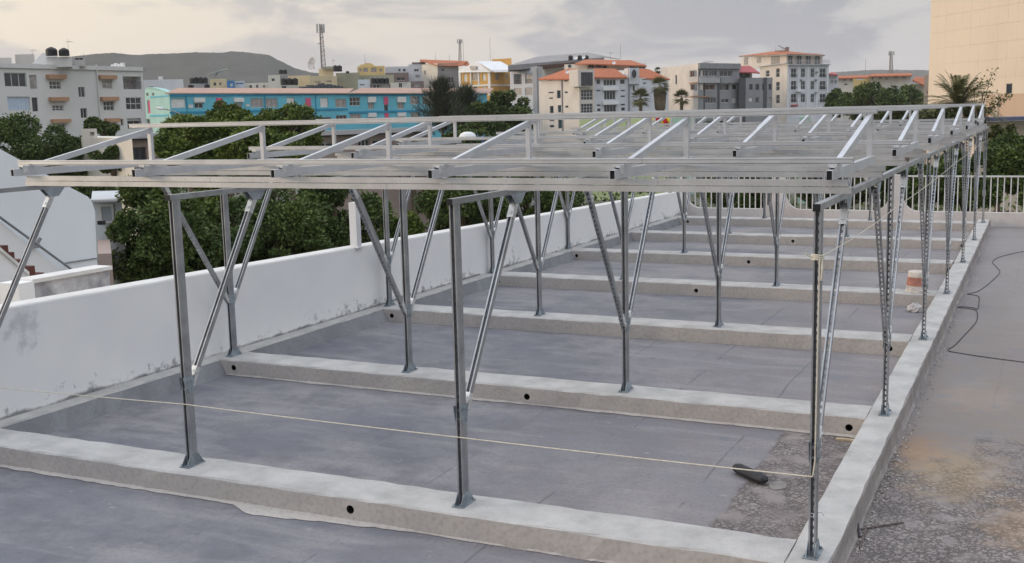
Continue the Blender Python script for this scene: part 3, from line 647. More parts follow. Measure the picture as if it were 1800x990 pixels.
# ------------------------------------------------------------------ buildings
GZ = -8.0
def cmat(key, col, rough=.85, var=.06, scale=.35, **k):
    if key not in M: M[key] = mat(key, col, rough, 0, var, scale, **k)
    return M[key]
class Building:
    """visible facades run through corners (px, py_top, distance); the body closes behind them"""
    def __init__(s, name, label, cat, corners, mats, base=None, back=10., recess=.14, parapet=0., group=None, roofmat=None, zt=None, wall='wall'):
        s.c = [at(*c) for c in corners]
        s.z1 = zt if zt is not None else sum(p.z for p in s.c) / len(s.c)
        s.tops = [p.z for p in s.c]
        s.z0 = GZ if base is None else base
        s.root = thing(name, label, cat, (s.c[0].x, s.c[0].y, s.z0), group); s.off = Vector(s.root.location)
        s.mats = mats if isinstance(mats, list) else [mats] * (len(corners) - 1)
        s.holes = [[] for _ in s.mats]; s.rec = recess; s.back = back; s.parapet = parapet; s.roofmat = roofmat; s.wall = wall
        s.jobs = []
    def fr(s, i):
        a, b = s.c[i], s.c[i + 1]; u = Vector((b.x - a.x, b.y - a.y, 0)); L = u.length; u /= L; n = Vector((u.y, -u.x, 0))
        if n.dot(Vector((a.x - CAM.x, a.y - CAM.y, 0))) > 0: n = -n
        return a, u, n, L
    def loc(s, i, px, py):
        a, u, n, L = s.fr(i); d = ray(px, py); t = (a - CAM).dot(n) / d.dot(n); p = CAM + d * t
        return (p - Vector((a.x, a.y, 0))).dot(u), p.z
    def rect(s, i, x0, y0, x1, y1):
        cx, cy = (x0 + x1) / 2, (y0 + y1) / 2
        s0, s1 = s.loc(i, x0, cy)[0], s.loc(i, x1, cy)[0]; z1, z0 = s.loc(i, cx, y0)[1], s.loc(i, cx, y1)[1]
        return min(s0, s1), max(s0, s1), z0, z1
    def P(s, i, u_, z, d=0.):          # facade coordinates to the building's own frame
        a, u, n, L = s.fr(i); q = Vector((a.x, a.y, 0)) + u * u_ + n * d; return (q.x - s.off.x, q.y - s.off.y, z - s.off.z)
    def bxs(s, mb, i, u0, u1, z0, z1, d0, d1, mi=0):
        c = [s.P(i, u0, z0, d0), s.P(i, u1, z0, d0), s.P(i, u1, z0, d1), s.P(i, u0, z0, d1), s.P(i, u0, z1, d0), s.P(i, u1, z1, d0), s.P(i, u1, z1, d1), s.P(i, u0, z1, d1)]
        b = len(mb.v); mb.v += c
        for f in ((0, 3, 2, 1), (4, 5, 6, 7), (0, 1, 5, 4), (1, 2, 6, 5), (2, 3, 7, 6), (3, 0, 4, 7)): mb.f.append(tuple(b + q for q in f)); mb.m.append(mi)
    def win(s, i, x0, y0, x1, y1, pane='glass', frame='framew', nx=2, ny=1, hole=True, name='window', rec=None):
        s.jobs.append(('w', i, s.rect(i, x0, y0, x1, y1), pane, frame, nx, ny, name, hole))
        if hole: s.holes[i].append(s.rect(i, x0, y0, x1, y1))
    def bal(s, i, x0, y0, x1, y1, pane='glass', rail='framed', name='balcony'):
        r = s.rect(i, x0, y0, x1, y1); s.holes[i].append(r); s.jobs.append(('b', i, r, pane, rail, 0, 0, name, True))
    def slab(s, i, x0, y0, x1, y1, d, m, name='awning', d0=0.0):
        s.jobs.append(('s', i, s.rect(i, x0, y0, x1, y1), m, None, d, d0, name, False))
    def finish(s):
        for i, m in enumerate(s.mats):
            a, u, n, L = s.fr(i); H = [h for h in s.holes[i] if h[0] > .01 and h[1] < L - .01 and h[3] < s.z1 - .02]
            ss = sorted({0, L, *[h[0] for h in H], *[h[1] for h in H]}); zs = sorted({s.z0, s.z1, *[h[2] for h in H], *[h[3] for h in H]})
            inh = lambda a_, b_: any(h[0] < a_ < h[1] and h[2] < b_ < h[3] for h in H)
            mb = MB(); g = [[inh((ss[p] + ss[p + 1]) / 2, (zs[q] + zs[q + 1]) / 2) for q in range(len(zs) - 1)] for p in range(len(ss) - 1)]
            zz = lambda z, u_: z
            for p in range(len(ss) - 1):
                for q in range(len(zs) - 1):
                    if not g[p][q]:
                        mb.quad(s.P(i, ss[p], zs[q]), s.P(i, ss[p + 1], zs[q]), s.P(i, ss[p + 1], zs[q + 1]), s.P(i, ss[p], zs[q + 1]))
            for h in H:
                for (A, B) in (((h[0], h[2]), (h[1], h[2])), ((h[1], h[2]), (h[1], h[3])), ((h[1], h[3]), (h[0], h[3])), ((h[0], h[3]), (h[0], h[2]))):
                    r_ = -1.3 if (h[1] - h[0]) > 2.4 and s.rec > .13 else -.3
                    mb.quad(s.P(i, *A), s.P(i, *B), s.P(i, *B, r_), s.P(i, *A, r_))
                mb.quad(s.P(i, h[0], h[2], r_), s.P(i, h[1], h[2], r_), s.P(i, h[1], h[3], r_), s.P(i, h[0], h[3], r_))
            mb.build(s.wall, m, s.root)
        # back and sides
        pts = [Vector((p.x, p.y)) for p in s.c]; vd = Vector((pts[0].x + pts[-1].x - 2 * CAM.x, pts[0].y + pts[-1].y - 2 * CAM.y)).normalized()
        b1 = pts[-1] + vd * s.back; b0 = pts[0] + vd * s.back; loop = pts + [b1, b0]; o = Vector((s.off.x, s.off.y))
        mb = MB(); k = len(pts)
        for a, b in ((pts[-1], b1), (b1, b0), (b0, pts[0])):
            mb.quad(*[(q.x - o.x, q.y - o.y, z - s.z0) for q, z in ((a, s.z0), (b, s.z0), (b, s.z1), (a, s.z1))])
        mb.build('back_wall', s.mats[-1], s.root)
        mb = MB(); zt = s.z1 - s.z0 - s.parapet
        mb.quad(*[(q.x - o.x, q.y - o.y, zt) for q in loop])
        for a, b in zip(loop, loop[1:] + loop[:1]):           # thin roof edge
            d = (b - a).normalized(); nn_ = Vector((-d.y, d.x)) * .2
            if s.parapet: mb.quad(*[(q.x - o.x, q.y - o.y, z) for q, z in ((a - nn_, zt), (b - nn_, zt), (b - nn_, zt + s.parapet + .01), (a - nn_, zt + s.parapet + .01))]); mb.quad(*[(q.x - o.x, q.y - o.y, zt + s.parapet + .01) for q in (a, b, b - nn_, a - nn_)])
        mb.build('flat_roof', s.roofmat or s.mats[0], s.root)
        for (k, i, r, m1, m2, p1, p2, name, hole) in s.jobs:
            if k == 'w':
                d = -.16 if hole else .05; f = max(.05, min(.09, (r[1] - r[0]) * .06)); mb = MB()
                s.bxs(mb, i, r[0], r[1], r[2], r[2] + f, d - .03, d + .03); s.bxs(mb, i, r[0], r[1], r[3] - f, r[3], d - .03, d + .03)
                s.bxs(mb, i, r[0], r[0] + f, r[2] + f, r[3] - f, d - .03, d + .03); s.bxs(mb, i, r[1] - f, r[1], r[2] + f, r[3] - f, d - .03, d + .03)
                for q in range(1, p1): x = r[0] + (r[1] - r[0]) * q / p1; s.bxs(mb, i, x - f / 2, x + f / 2, r[2] + f, r[3] - f, d - .025, d + .025)
                for q in range(1, p2 + 1):
                    if p2 > 0 and q <= p2 - 1 + 0: z = r[2] + (r[3] - r[2]) * q / p2; s.bxs(mb, i, r[0] + f, r[1] - f, z - f / 2, z + f / 2, d - .02, d + .02)
                w_ = mb.build(name, M[m2], s.root); mb = MB(); s.bxs(mb, i, r[0] + f * .5, r[1] - f * .5, r[2] + f * .5, r[3] - f * .5, d - .012, d + .008); mb.build('pane', M[m1], w_)
            elif k == 'b':
                rr = -1.2 if (r[1] - r[0]) > 2.4 and s.rec > .13 else -.26
                mb = MB(); s.bxs(mb, i, r[0] + .15, r[1] - .15, r[2], r[3] - .35, rr - .02, rr + .03); dr = mb.build('glazed_door', M[m1], s.root)
                mb = MB(); n = max(2, int((r[1] - r[0]) / 1.1))
                for q in range(n + 1): x = r[0] + .15 + (r[1] - r[0] - .3) * q / n; s.bxs(mb, i, x - .04, x + .04, r[2], r[3] - .35, rr + .03, rr + .07)
                mb.build('frame', M['framew'], dr)
                mb = MB(); s.bxs(mb, i, r[0], r[1], r[2] + .92, r[2] + .98, -.06, -.0); n = int((r[1] - r[0]) / .22)
                for q in range(n + 1): x = r[0] + (r[1] - r[0]) * q / n; s.bxs(mb, i, x - .015, x + .015, r[2], r[2] + .92, -.045, -.015)
                mb.build('railing', M[m2], s.root)
            else:
                mb = MB(); s.bxs(mb, i, *r, p2, p1); mb.build(name, M[m1], s.root)
        return s
    def onroof(s, px, py, D): return at(px, py, D)

# --- large white apartment block on the left
cmat('offwhite render', (.60, .60, .59), scale=.12); cmat('terracotta awning', (.42, .25, .155)); cmat('paleblue screen', (.44, .55, .70)); cmat('pale concrete', (.50, .49, .47))
cmat('dark brown timber', (.10, .055, .045))
A = Building('apartment_block', 'white apartment block on the left with terracotta hoods over its windows', 'apartment block', [(-90, 108, 122), (172, 116.5, 140), (250, 118.5, 146)], M['offwhite render'], back=14, parapet=.5)
A.win(0, 8, 128, 47, 153, nx=3); A.win(0, 52, 132, 65, 157, 'curtain', nx=1); A.win(0, 87, 143, 107, 157, nx=3, ny=2); A.win(0, 138, 153, 149.5, 171, nx=2)
A.win(0, 13.5, 170, 53, 195, 'paleblue screen', nx=6); A.win(0, 56.5, 171.5, 66.5, 196, nx=1, frame='framed'); A.win(0, 92, 185.5, 112, 195, nx=3, ny=2); A.win(0, 142, 190.5, 153.5, 208, nx=2); A.win(0, 60, 211, 71, 226, nx=1); A.win(0, 96, 218, 116, 236, nx=3, ny=2)
A.win(0, -40, 128, -12, 152, nx=3); A.win(0, -38, 170, -8, 194, nx=3)
for (x0, y0, x1, y1) in ((80.5, 131.5, 112, 139), (85, 171, 116.5, 178), (89, 209.5, 120, 216)): A.slab(0, x0, y0, x1, y1, .55, 'terracotta awning')
A.win(1, 179.5, 140.5, 197, 156.5, 'curtain', nx=2, ny=2); A.win(1, 182, 178, 200.5, 194.5, nx=3, ny=2); A.win(1, 212.5, 209, 217, 221, nx=1); A.win(1, 187, 216, 204, 232, nx=3)
for (x0, y0, x1, y1) in ((172.5, 132.5, 201, 139.5), (175.5, 170.5, 204.5, 177.5), (183, 208, 207, 215)): A.slab(1, x0, y0, x1, y1, .55, 'terracotta awning')
A.bal(1, 216.5, 134.5, 248.4, 157, 'curtain'); A.win(1, 221.5, 171.5, 248.8, 193, nx=3, ny=2); A.bal(1, 224, 208, 248.6, 226, 'glass')
A.slab(1, 172, 113.5, 173.4, 240, .25, 'offwhite render', 'wall_rib')
A.finish()
def boxroom(name, label, cat, x0, x1, ytop, ybot, D, m, back=4., wins=(), zb=None, D2=None, hood=None, frame='framew', par=0., group=None):
    b = Building(name, label, cat, [(x0, ytop, D), (x1, ytop, D2 or D)], M[m], base=(at((x0 + x1) / 2, ybot, D).z if ybot else GZ), back=back, parapet=par, group=group)
    for q in wins: b.win(0, *q[:4], *(q[4:] or ()), frame=frame)
    return b.finish()
boxroom('stair_tower', 'raised white stair tower on the roof of the left apartment block carrying the domed tanks', 'rooftop room', 81, 126, 100, 118, 134, 'offwhite render', 5)
boxroom('rooftop_room', 'small grey louvred room on the left block roof, right of the stair tower', 'rooftop room', 128, 149, 101, 117, 137, 'pale concrete', 3, [(131, 101.8, 146, 106, 'glass')])
boxroom('rooftop_room', 'bluish grey block rising behind the far left end of the white apartment block', 'rooftop room', 26, 60, 95.5, 118, 150, 'pale concrete', 6)
boxroom('rooftop_room', 'low cream room with a brown roof edge at the far left of the picture', 'rooftop room', -20, 20, 102, 118, 146, 'offwhite render', 5, [(-2, 101.6, 18, 104.5, 'dark brown timber')])
# white sloped block
a = at(56, 112, 140); c2 = at(82, 114, 140); t = at(75, 93, 140)
mb = MB(); q = FW.copy(); q.z = 0; q.normalize(); q *= 3.5
mb.quad(a, c2, at(82, 94, 140), t); mb.quad(c2, c2 + q, at(82, 94, 140) + q, at(82, 94, 140)); mb.quad(a, t, t + q, a + q); mb.quad(t, at(82, 94, 140), at(82, 94, 140) + q, t + q); mb.quad(a + q, t + q, at(82, 94, 140) + q, c2 + q)
tag(mb.build('sloped_roof_wall', M['offwhite render']), 'white wedge shaped roof wall left of the stair tower on the left block', 'roof wall')
def tank(px, py0, py1, wpx, D, label, group, dome=True, parent=None):
    t_, b_ = at(px, py0, D), at(px, py1, D); r_ = wpx / 2 * D / FPX; h = t_.z - b_.z
    root = thing('water_tank', label, 'water tank', (b_.x, b_.y, b_.z), group)
    pr = [(r_ * .96, 0), (r_, h * .05)]
    for k in range(4): zz = h * (.1 + .14 * k); pr += [(r_, zz), (r_ * .965, zz + h * .04), (r_, zz + h * .08)]
    if dome: pr += [(r_ * .93, h * .72), (r_ * .72, h * .88), (r_ * .35, h * .97)]
    else: pr += [(r_, h * .85), (r_ * .8, h * .92), (r_ * .35, h * .95)]
    mb = MB(); mb.lathe(pr, n=14); mb.build('barrel', M['tank'], root, smooth=True)
    mb = MB(); mb.lathe([(r_ * .35, h * .94), (r_ * .35, h * 1.02), (0, h * 1.03)], n=12); mb.build('lid', M['tank'], root)
    return root
cmat('tank stand', (.45, .42, .40))
tank(91, 83.5, 98, 20, 134, 'left of the two round domed tanks on the left block stair tower', 'domed tanks on the left block')
tank(113, 85, 98.5, 18, 134, 'right of the two round domed tanks on the left block stair tower', 'domed tanks on the left block')
def antenna(px, y0, y1, D, label, kind='thin', cat='antenna', wpx=1.0):
    b_, t_ = at(px, y1, D), at(px, y0, D); h = t_.z - b_.z; mb = MB(); r_ = .35 * D / FPX * wpx
    mb.tube([(0, 0, 0), (0, 0, h)], [r_, r_ * .6], 5)
    if kind == 'yagi':
        for k in range(4): mb.tube([(-.5 + .08 * k, .1 * k, h * .8 + k * .02), (.5 - .08 * k, .1 * k, h * .8 + k * .02)], r_ * .5, 4)
        mb.tube([(0, -.2, h * .8), (0, .9, h * .8)], r_ * .6, 4)
    return tag(mb.build('antenna', M['antenna'], loc=tuple(b_)), label, cat)
antenna(121, 68, 98, 134, 'spindly television aerial beside the domed tanks on the left block', 'yagi'); antenna(147, 93, 102, 137, 'short aerial on the louvred roof room of the left block'); antenna(57, 87, 96, 150, 'small aerial on the bluish block behind the left apartment block', 'yagi')
p_ = at(200, 117, 140); mb = MB()
for k in range(4): mb.box(k * .55, k * .55 + .4, 0, .4, 0, .35 + .15 * (k % 2))
mb.box(0, 2.1, .1, .3, .0, .2); tag(mb.build('condenser_row', M['white'], loc=tuple(at(195, 118.5, 145))), 'row of small white units on the roof edge of the left block', 'roof units')

# --- long turquoise block
cmat('turquoise render', (.13, .46, .58), var=.05); cmat('deep turquoise band', (.025, .24, .40)); cmat('pale mint render', (.38, .60, .56), var=.05); cmat('pink panel', (.62, .10, .20)); cmat('blue recess', (.04, .20, .32))
B = Building('turquoise_block', 'long turquoise three storey block with pink panels and a clay tiled roof behind the trees', 'apartment block', [(297, 163, 190), (612, 163.5, 221), (856, 162.5, 250)], [M['turquoise render'], M['turquoise render']], back=9, recess=.1)
def hood(i, x0, y0, x1, y1): B.slab(i, x0, y0, x1, y1, .35, 'shutter', 'window_hood')
B.win(0, 301, 173.5, 326, 190, 'shutter', nx=1); B.win(0, 342, 181, 357, 190.5, nx=2); hood(0, 340, 172, 359, 180)
B.win(0, 412, 181, 425.5, 191, 'curtain', nx=2); hood(0, 410, 172, 427, 179.5)
B.win(0, 440.5, 173, 463, 189, 'curtain', nx=3); B.win(0, 467, 173, 488, 189, 'curtain', nx=3)
B.slab(0, 380, 172.5, 391, 188, .12, 'pink panel', 'pink_panel'); B.slab(0, 537, 172.5, 546, 187, .12, 'pink panel', 'pink_panel'); B.slab(0, 539, 202, 547, 216, .12, 'pink panel', 'pink_panel'); B.win(0, 538, 187.5, 545.5, 201.5, nx=1, frame='framed')
B.win(0, 504, 171.5, 518, 190, 'shutter', nx=1); B.win(0, 563, 172, 577, 189, 'shutter', nx=1); B.win(0, 589.5, 174, 609, 189, 'curtain', nx=2)
B.win(0, 331, 184, 339, 190, 'shutter', nx=1, hole=False, name='air_conditioner'); B.win(0, 432, 183, 438.5, 187.5, 'shutter', nx=1, hole=False, name='air_conditioner')
B.win(1, 614.5, 171, 633, 186, nx=3, ny=2); B.win(1, 647, 181, 657, 192, 'curtain', nx=2); hood(1, 645.5, 170.5, 659, 180)
B.slab(1, 674.5, 170.5, 682, 184, .12, 'pink panel', 'pink_panel'); B.slab(1, 676, 199, 683, 212, .12, 'pink panel', 'pink_panel'); B.win(1, 675.5, 184.5, 682, 198.5, nx=1, frame='framed')
B.win(1, 698.5, 181, 710, 192, 'curtain', nx=2); hood(1, 697, 170.5, 712, 180); B.win(1, 721, 169, 738, 184, 'curtain', nx=2); B.win(1, 744, 169, 760, 184, 'curtain', nx=2)
B.win(0, 591, 202.5, 610, 216, nx=3); B.win(1, 615.5, 200.5, 635, 214, 'curtain', nx=3); hood(1, 646, 198.5, 660, 206); B.win(1, 648, 207, 658, 218); hood(1, 698, 198, 712, 205); B.win(1, 700, 205.5, 711, 217); B.win(1, 722, 198, 740, 212, 'curtain', nx=2)
B.win(1, 808, 170, 820, 186, 'shutter', nx=1); B.win(1, 828, 170, 838, 184, 'shutter', nx=1); B.win(0, 561, 206, 583, 218)
for i, (xa, xb) in enumerate(((298, 611), (613, 855))):
    B.slab(i, xa, 165.5, xb, 168, .18, 'deep turquoise band', 'band'); B.slab(i, xa, 193.5, xb, 197, .12, 'deep turquoise band', 'band')
for px in (328, 468, 466, 554): pass
for i, px in ((0, 328.5), (0, 466), (0, 555), (1, 736)): B.slab(i, px, 166, px + 1.2, 235, .12, 'deep turquoise band', 'downpipe')
B.finish()
# pitched tiled roof of the turquoise block
def strip_roof(root, off, f0, f1, r0, r1, m, name='tiled_roof', th=.15, under='white'):
    mb = MB(); o = Vector(off); f0, f1, r0, r1 = [Vector(v) - o for v in (f0, f1, r0, r1)]; k = Vector((0, 0, th))
    mb.quad(f0, f1, r1, r0); mb.quad(f0 - k, r0 - k, r1 - k, f1 - k); mb.quad(f0, f0 - k, f1 - k, f1); mb.quad(f0, r0, r0 - k, f0 - k); mb.quad(f1, f1 - k, r1 - k, r1); mb.quad(r0, r1, r1 - k, r0 - k)
    return mb.build(name, M[m], root)
for (xa, Da, xb, Db) in ((290, 189.3, 612, 220.3), (612, 220.3, 858, 249.3)):
    strip_roof(B.root, B.off, at(xa, 163.5, Da), at(xb, 163.5, Db), at(xa + 24, 154.5, Da + 9), at(xb + 10, 155.5, Db + 9), 'terrap')
G = Building('gable_end', 'pale mint gable end of the turquoise block with two round vents', 'building wing', [(254, 166, 200), (297.5, 163, 189.9)], M['pale mint render'], back=6, recess=.1)
G.win(0, 259, 176, 264, 200, 'pink panel', nx=1); G.win(0, 258, 209, 264, 222, nx=1); G.slab(0, 264, 168.5, 297, 171, .06, 'turquoise render', 'band'); G.slab(0, 264, 201.5, 297, 205, .06, 'turquoise render', 'band')
G.slab(0, 257, 163, 261, 168.5, .02, 'glass', 'round_vent'); G.slab(0, 267.5, 163, 271, 168, .02, 'glass', 'round_vent')
G.finish()
o = Vector(G.off); mb = MB(); pk = [at(254, 166, 200), at(297.5, 163, 189.9), at(275, 155, 194.5), at(262, 153, 197.5), at(255.5, 156, 199.5)]
bk_ = Vector((FW.x, FW.y, 0)).normalized() * 5
mb.v = [tuple(p - o) for p in pk] + [tuple(p + bk_ - o) for p in pk]; mb.f = [(0, 1, 2, 3, 4), (9, 8, 7, 6, 5)] + [(i, i + 5, (i + 1) % 5 + 5, (i + 1) % 5) for i in range(5)]; mb.m = [0] * 7
mb.build('gable', M['pale mint render'], G.root)

# --- rooftops behind the turquoise block
cmat('cream render', (.62, .52, .34)); cmat('warm white render', (.66, .62, .55)); cmat('khaki render', (.36, .35, .26)); cmat('yellow render', (.66, .50, .22)); cmat('ochre render', (.60, .36, .11)); cmat('light grey render', (.42, .42, .43)); cmat('mid grey render', (.27, .275, .29)); cmat('brown brick', (.22, .17, .16)); cmat('blue panel', (.05, .20, .45)); cmat('cool white render', (.60, .62, .66))
boxroom('low_white_building', 'low white building with a grey roof edge just right of the left apartment block', 'building', 252, 322, 140, None, 270, 'cool white render', 8, [(262, 152, 270, 156)])
boxroom('rooftop_room', 'tiny white roof hut on the low white building left of the tank cluster', 'rooftop room', 278, 286, 134.5, 142, 270, 'white', 2)
boxroom('small_house', 'small cream house right of the tank cluster with a blue end', 'house', 369, 398, 139, None, 262, 'cream render', 6, [(375, 145, 380, 151), (385, 145, 389, 150)])
boxroom('small_house', 'bright blue hut between cream and white houses behind the turquoise block', 'house', 399, 412, 142, None, 260, 'blue panel', 4, [(404, 146, 409, 152, 'shutter')])
boxroom('small_house', 'white house with a dark blue roof strip behind the turquoise block', 'house', 413, 430, 142.5, None, 262, 'cool white render', 5, [(414, 145.5, 428, 148.5, 'blue panel')])
boxroom('small_house', 'long low pale wall building between the blue hut and the cream building', 'house', 430, 474, 146, None, 266, 'warm white render', 5, [(438, 150, 443, 155), (450, 149, 454, 155), (462, 150, 466, 154)])
boxroom('white_house', 'white house with a flat overhanging roof left of the large black tanks', 'house', 471, 492, 132, None, 262, 'warm white render', 6, [(477, 138, 483, 143, 'glass')])
boxroom('cream_house', 'low cream house between the black tanks and the stepped cream building', 'house', 506, 545, 133, None, 285, 'cream render', 6, [(518, 139, 523, 145, 'curtain')])
S = Building('stepped_cream_building', 'cream building with a stepped front and brown roof edges below the lattice tower', 'building', [(544, 137, 275), (592, 131, 280)], M['cream render'], back=6); S.win(0, 553, 143, 564, 146, 'terracotta awning'); S.win(0, 575, 141.5, 583, 145, 'terracotta awning'); S.finish()
boxroom('rooftop_room', 'cream upper storey with a brown cap on the stepped cream building', 'rooftop room', 560, 586, 120.5, 137, 280, 'cream render', 4)
boxroom('flat_roof_hut', 'brown flat cap over the upper storey of the stepped cream building', 'roof hut', 567, 587, 117, 121.5, 279, 'khaki render', 4)
boxroom('khaki_block', 'plain khaki windowless block in the middle of the skyline', 'building', 590, 632, 128, None, 285, 'khaki render', 9)
boxroom('khaki_block', 'lower khaki wing to the right of the windowless khaki block', 'building', 632, 692, 132, None, 288, 'khaki render', 6, [(640, 139, 645, 146, 'shutter')])
Y_ = Building('yellow_building', 'yellow building with a curved gable and arched windows on the skyline', 'building', [(628, 117, 300), (676, 116, 300)], M['yellow render'], back=8)
for q in ((631, 121, 636, 126), (638.5, 119.5, 647, 127), (652, 119, 662, 127.5), (667, 120.5, 672, 126)): Y_.win(0, *q, 'curtain', nx=2)
Y_.finish()
mb = MB(); pts = [at(x, y, 300.2) for x, y in ((631, 117.5), (633, 114), (639, 113), (643, 111), (652, 111), (657, 115), (663, 117))]; bk_ = Vector((FW.x, FW.y, 0)).normalized()
o = Y_.off; n = len(pts); mb.v = [tuple(p - o) for p in pts] + [tuple(p + bk_ - o) for p in pts]; mb.f = [tuple(range(n)), tuple(range(2 * n - 1, n - 1, -1))] + [(i, i + n, (i + 1) % n + n, (i + 1) % n) for i in range(n)]; mb.m = [0] * len(mb.f); mb.build('curved_gable', M['yellow render'], Y_.root)
boxroom('grey_long_building', 'long pale grey building with a dark sloping roof line right of the yellow building', 'building', 677, 722, 117, None, 305, 'cool white render', 8, [(700, 121, 704, 126), (708, 121, 713, 126), (717, 121, 723, 126)])
boxroom('dark_gallery', 'brown shaded gallery storey below the long pale grey building', 'building', 677, 718, 128, None, 298, 'brown brick', 4, [(680, 136, 692, 142, 'glass'), (697, 136, 712, 142, 'glass')])
boxroom('white_flats', 'white and grey flats left of the orange roofed grey building', 'building', 718, 757, 113, None, 302, 'cool white render', 8, [(728, 121.5, 736, 126, 'glass'), (745, 119, 752, 124, 'curtain'), (730, 132, 738, 137, 'curtain')])
boxroom('roof_hut', 'dark roof slab over the white flats on the skyline', 'roof hut', 724, 748, 109.5, 112.5, 303, 'brown brick', 5)
boxroom('small_house', 'pinkish house with a white arch in front of the white flats', 'house', 722, 745, 143, None, 285, 'brown brick', 4, [(728, 148, 738, 153, 'curtain')])
boxroom('small_house', 'small white house with a dark doorway beside the tank row', 'house', 685, 722, 145, None, 284, 'warm white render', 4, [(701, 146, 707, 154, 'glass'), (709, 146, 715, 155, 'shutter')])
O_ = Building('orange_roofed_building', 'grey gabled building with a long orange tiled roof on the skyline', 'building', [(740, 109, 302), (769, 114, 296), (806, 114.5, 300)], [M['warm white render'], M['mid grey render']], back=8)
O_.win(1, 776, 120, 781, 126); O_.win(1, 771, 135.5, 782, 146); O_.win(1, 783, 135.5, 798, 146, nx=3); O_.win(0, 745, 124, 749, 132, 'curtain'); O_.finish()
strip_roof(O_.root, O_.off, at(738, 108, 301), at(827, 115.5, 301), at(738, 104.5, 306), at(822, 107.5, 306), 'terra')
strip_roof(O_.root, O_.off, at(768, 115, 295.5), at(812, 115.5, 299.5), at(738, 106.5, 302), at(822, 107.5, 304), 'terra')
H_ = Building('ochre_house', 'ochre house with white trim and a white gable front facing the street', 'house', [(809, 127, 286), (862, 126.5, 276), (900, 124, 284)], [M['ochre render'], M['ochre render']], back=8)
for q in ((815, 130, 821, 144), (848, 130, 854, 142)): H_.win(0, *q, 'shutter', nx=1)
H_.win(0, 830, 129, 840, 142, 'curtain', nx=2); H_.win(0, 833, 150, 838, 155, 'glass', nx=1); H_.win(0, 849, 152, 854, 160, 'shutter', nx=1)
H_.win(1, 870.5, 129, 877, 141, 'curtain', nx=1); H_.win(1, 888.5, 130, 893, 139, 'curtain', nx=1)
H_.slab(0, 808, 149.5, 861, 152.5, .15, 'white', 'band'); H_.slab(1, 863, 148.5, 900, 151.5, .15, 'white', 'band'); H_.slab(0, 859, 127, 862.5, 168, .2, 'white', 'corner_trim'); H_.slab(0, 807.5, 127, 811, 160, .2, 'white', 'corner_trim'); H_.slab(0, 827, 127, 829, 149, .15, 'white', 'corner_trim'); H_.slab(0, 841, 127, 843, 149, .15, 'white', 'corner_trim')
H_.finish()
o = H_.off; mb = MB(); pk = [at(806, 127.5, 285.5), at(864, 127, 274.5), at(863, 123, 274.7), at(836, 108, 280), at(806, 124.5, 285.7)]; bk_ = Vector((.6, .8, 0)) * 7
mb.v = [tuple(p - o) for p in pk] + [tuple(p + bk_ - o) for p in pk]; mb.f = [(0, 1, 2, 3, 4), (9, 8, 7, 6, 5)] + [(i, i + 5, (i + 1) % 5 + 5, (i + 1) % 5) for i in range(5)]; mb.m = [0] * 7; mb.build('gable', M['white'], H_.root)
mb = MB(); pk = [at(827, 116, 281.5), at(838, 116, 279.2), at(838, 122, 279.2), at(827, 122, 281.5)]; mb.quad(*[p - o - Vector((0, 0, 0)) + Vector((.0, -.12, 0)) for p in pk]); mb.quad(*[p - o + Vector((0, -.3, 0)) for p in pk][::-1]); mb.build('gable_opening', M['curtain'], H_.root)
strip_roof(H_.root, o, at(862, 123.5, 274), at(886, 124.5, 278), at(838, 108, 280), at(858, 109, 288), 'terrap')
strip_roof(H_.root, o, at(862, 124.5, 273.8), at(887, 125, 278), at(862, 122.5, 274.3), at(887, 123.3, 278.6), 'white', 'white_eave')
boxroom('ochre_tower', 'taller plain ochre block right behind the ochre house', 'building', 865, 899, 103.5, None, 300, 'ochre render', 8, [(889, 130, 893, 139, 'curtain')], D2=296)
# pavilion with the long grey roof
V = Building('grey_roofed_pavilion', 'cream arcaded building under a huge low grey sheet roof on the skyline', 'building', [(896, 118, 268), (944, 112, 262), (1050, 106, 285)], [M['cool white render'], M['warm white render']], back=12, zt=at(900, 120, 268).z)
for q in ((903, 130, 917, 148), (923, 129, 936, 147)): V.bal(0, *q, 'curtain')
for q in ((903, 155, 917, 168), (923, 154, 936, 168)): V.win(0, *q, 'curtain', nx=2)
V.finish()
o = V.off
strip_roof(V.root, o, at(893, 115, 262), at(1062, 101, 268), at(945, 99.5, 290), at(1034, 92.5, 290), 'greyroof', th=1.2)
strip_roof(V.root, o, at(893, 119.5, 263), at(1010, 110, 265), at(900, 117, 270), at(1010, 107, 272), 'dark brown timber', 'roof_fascia', th=.9)
strip_roof(V.root, o, at(1034, 92.5, 290), at(1060, 100, 272), at(1036, 92.8, 296), at(1090, 104, 300), 'greyroof', 'side_roof')
mb = MB()
for px in (941, 948): p = at(px, 116, 258); mb.box(p.x - .5 - o.x, p.x + .5 - o.x, p.y - .5 - o.y, p.y + .5 - o.y, 0, p.z - o.z - .3)
mb.build('column', M['light grey render'], V.root)

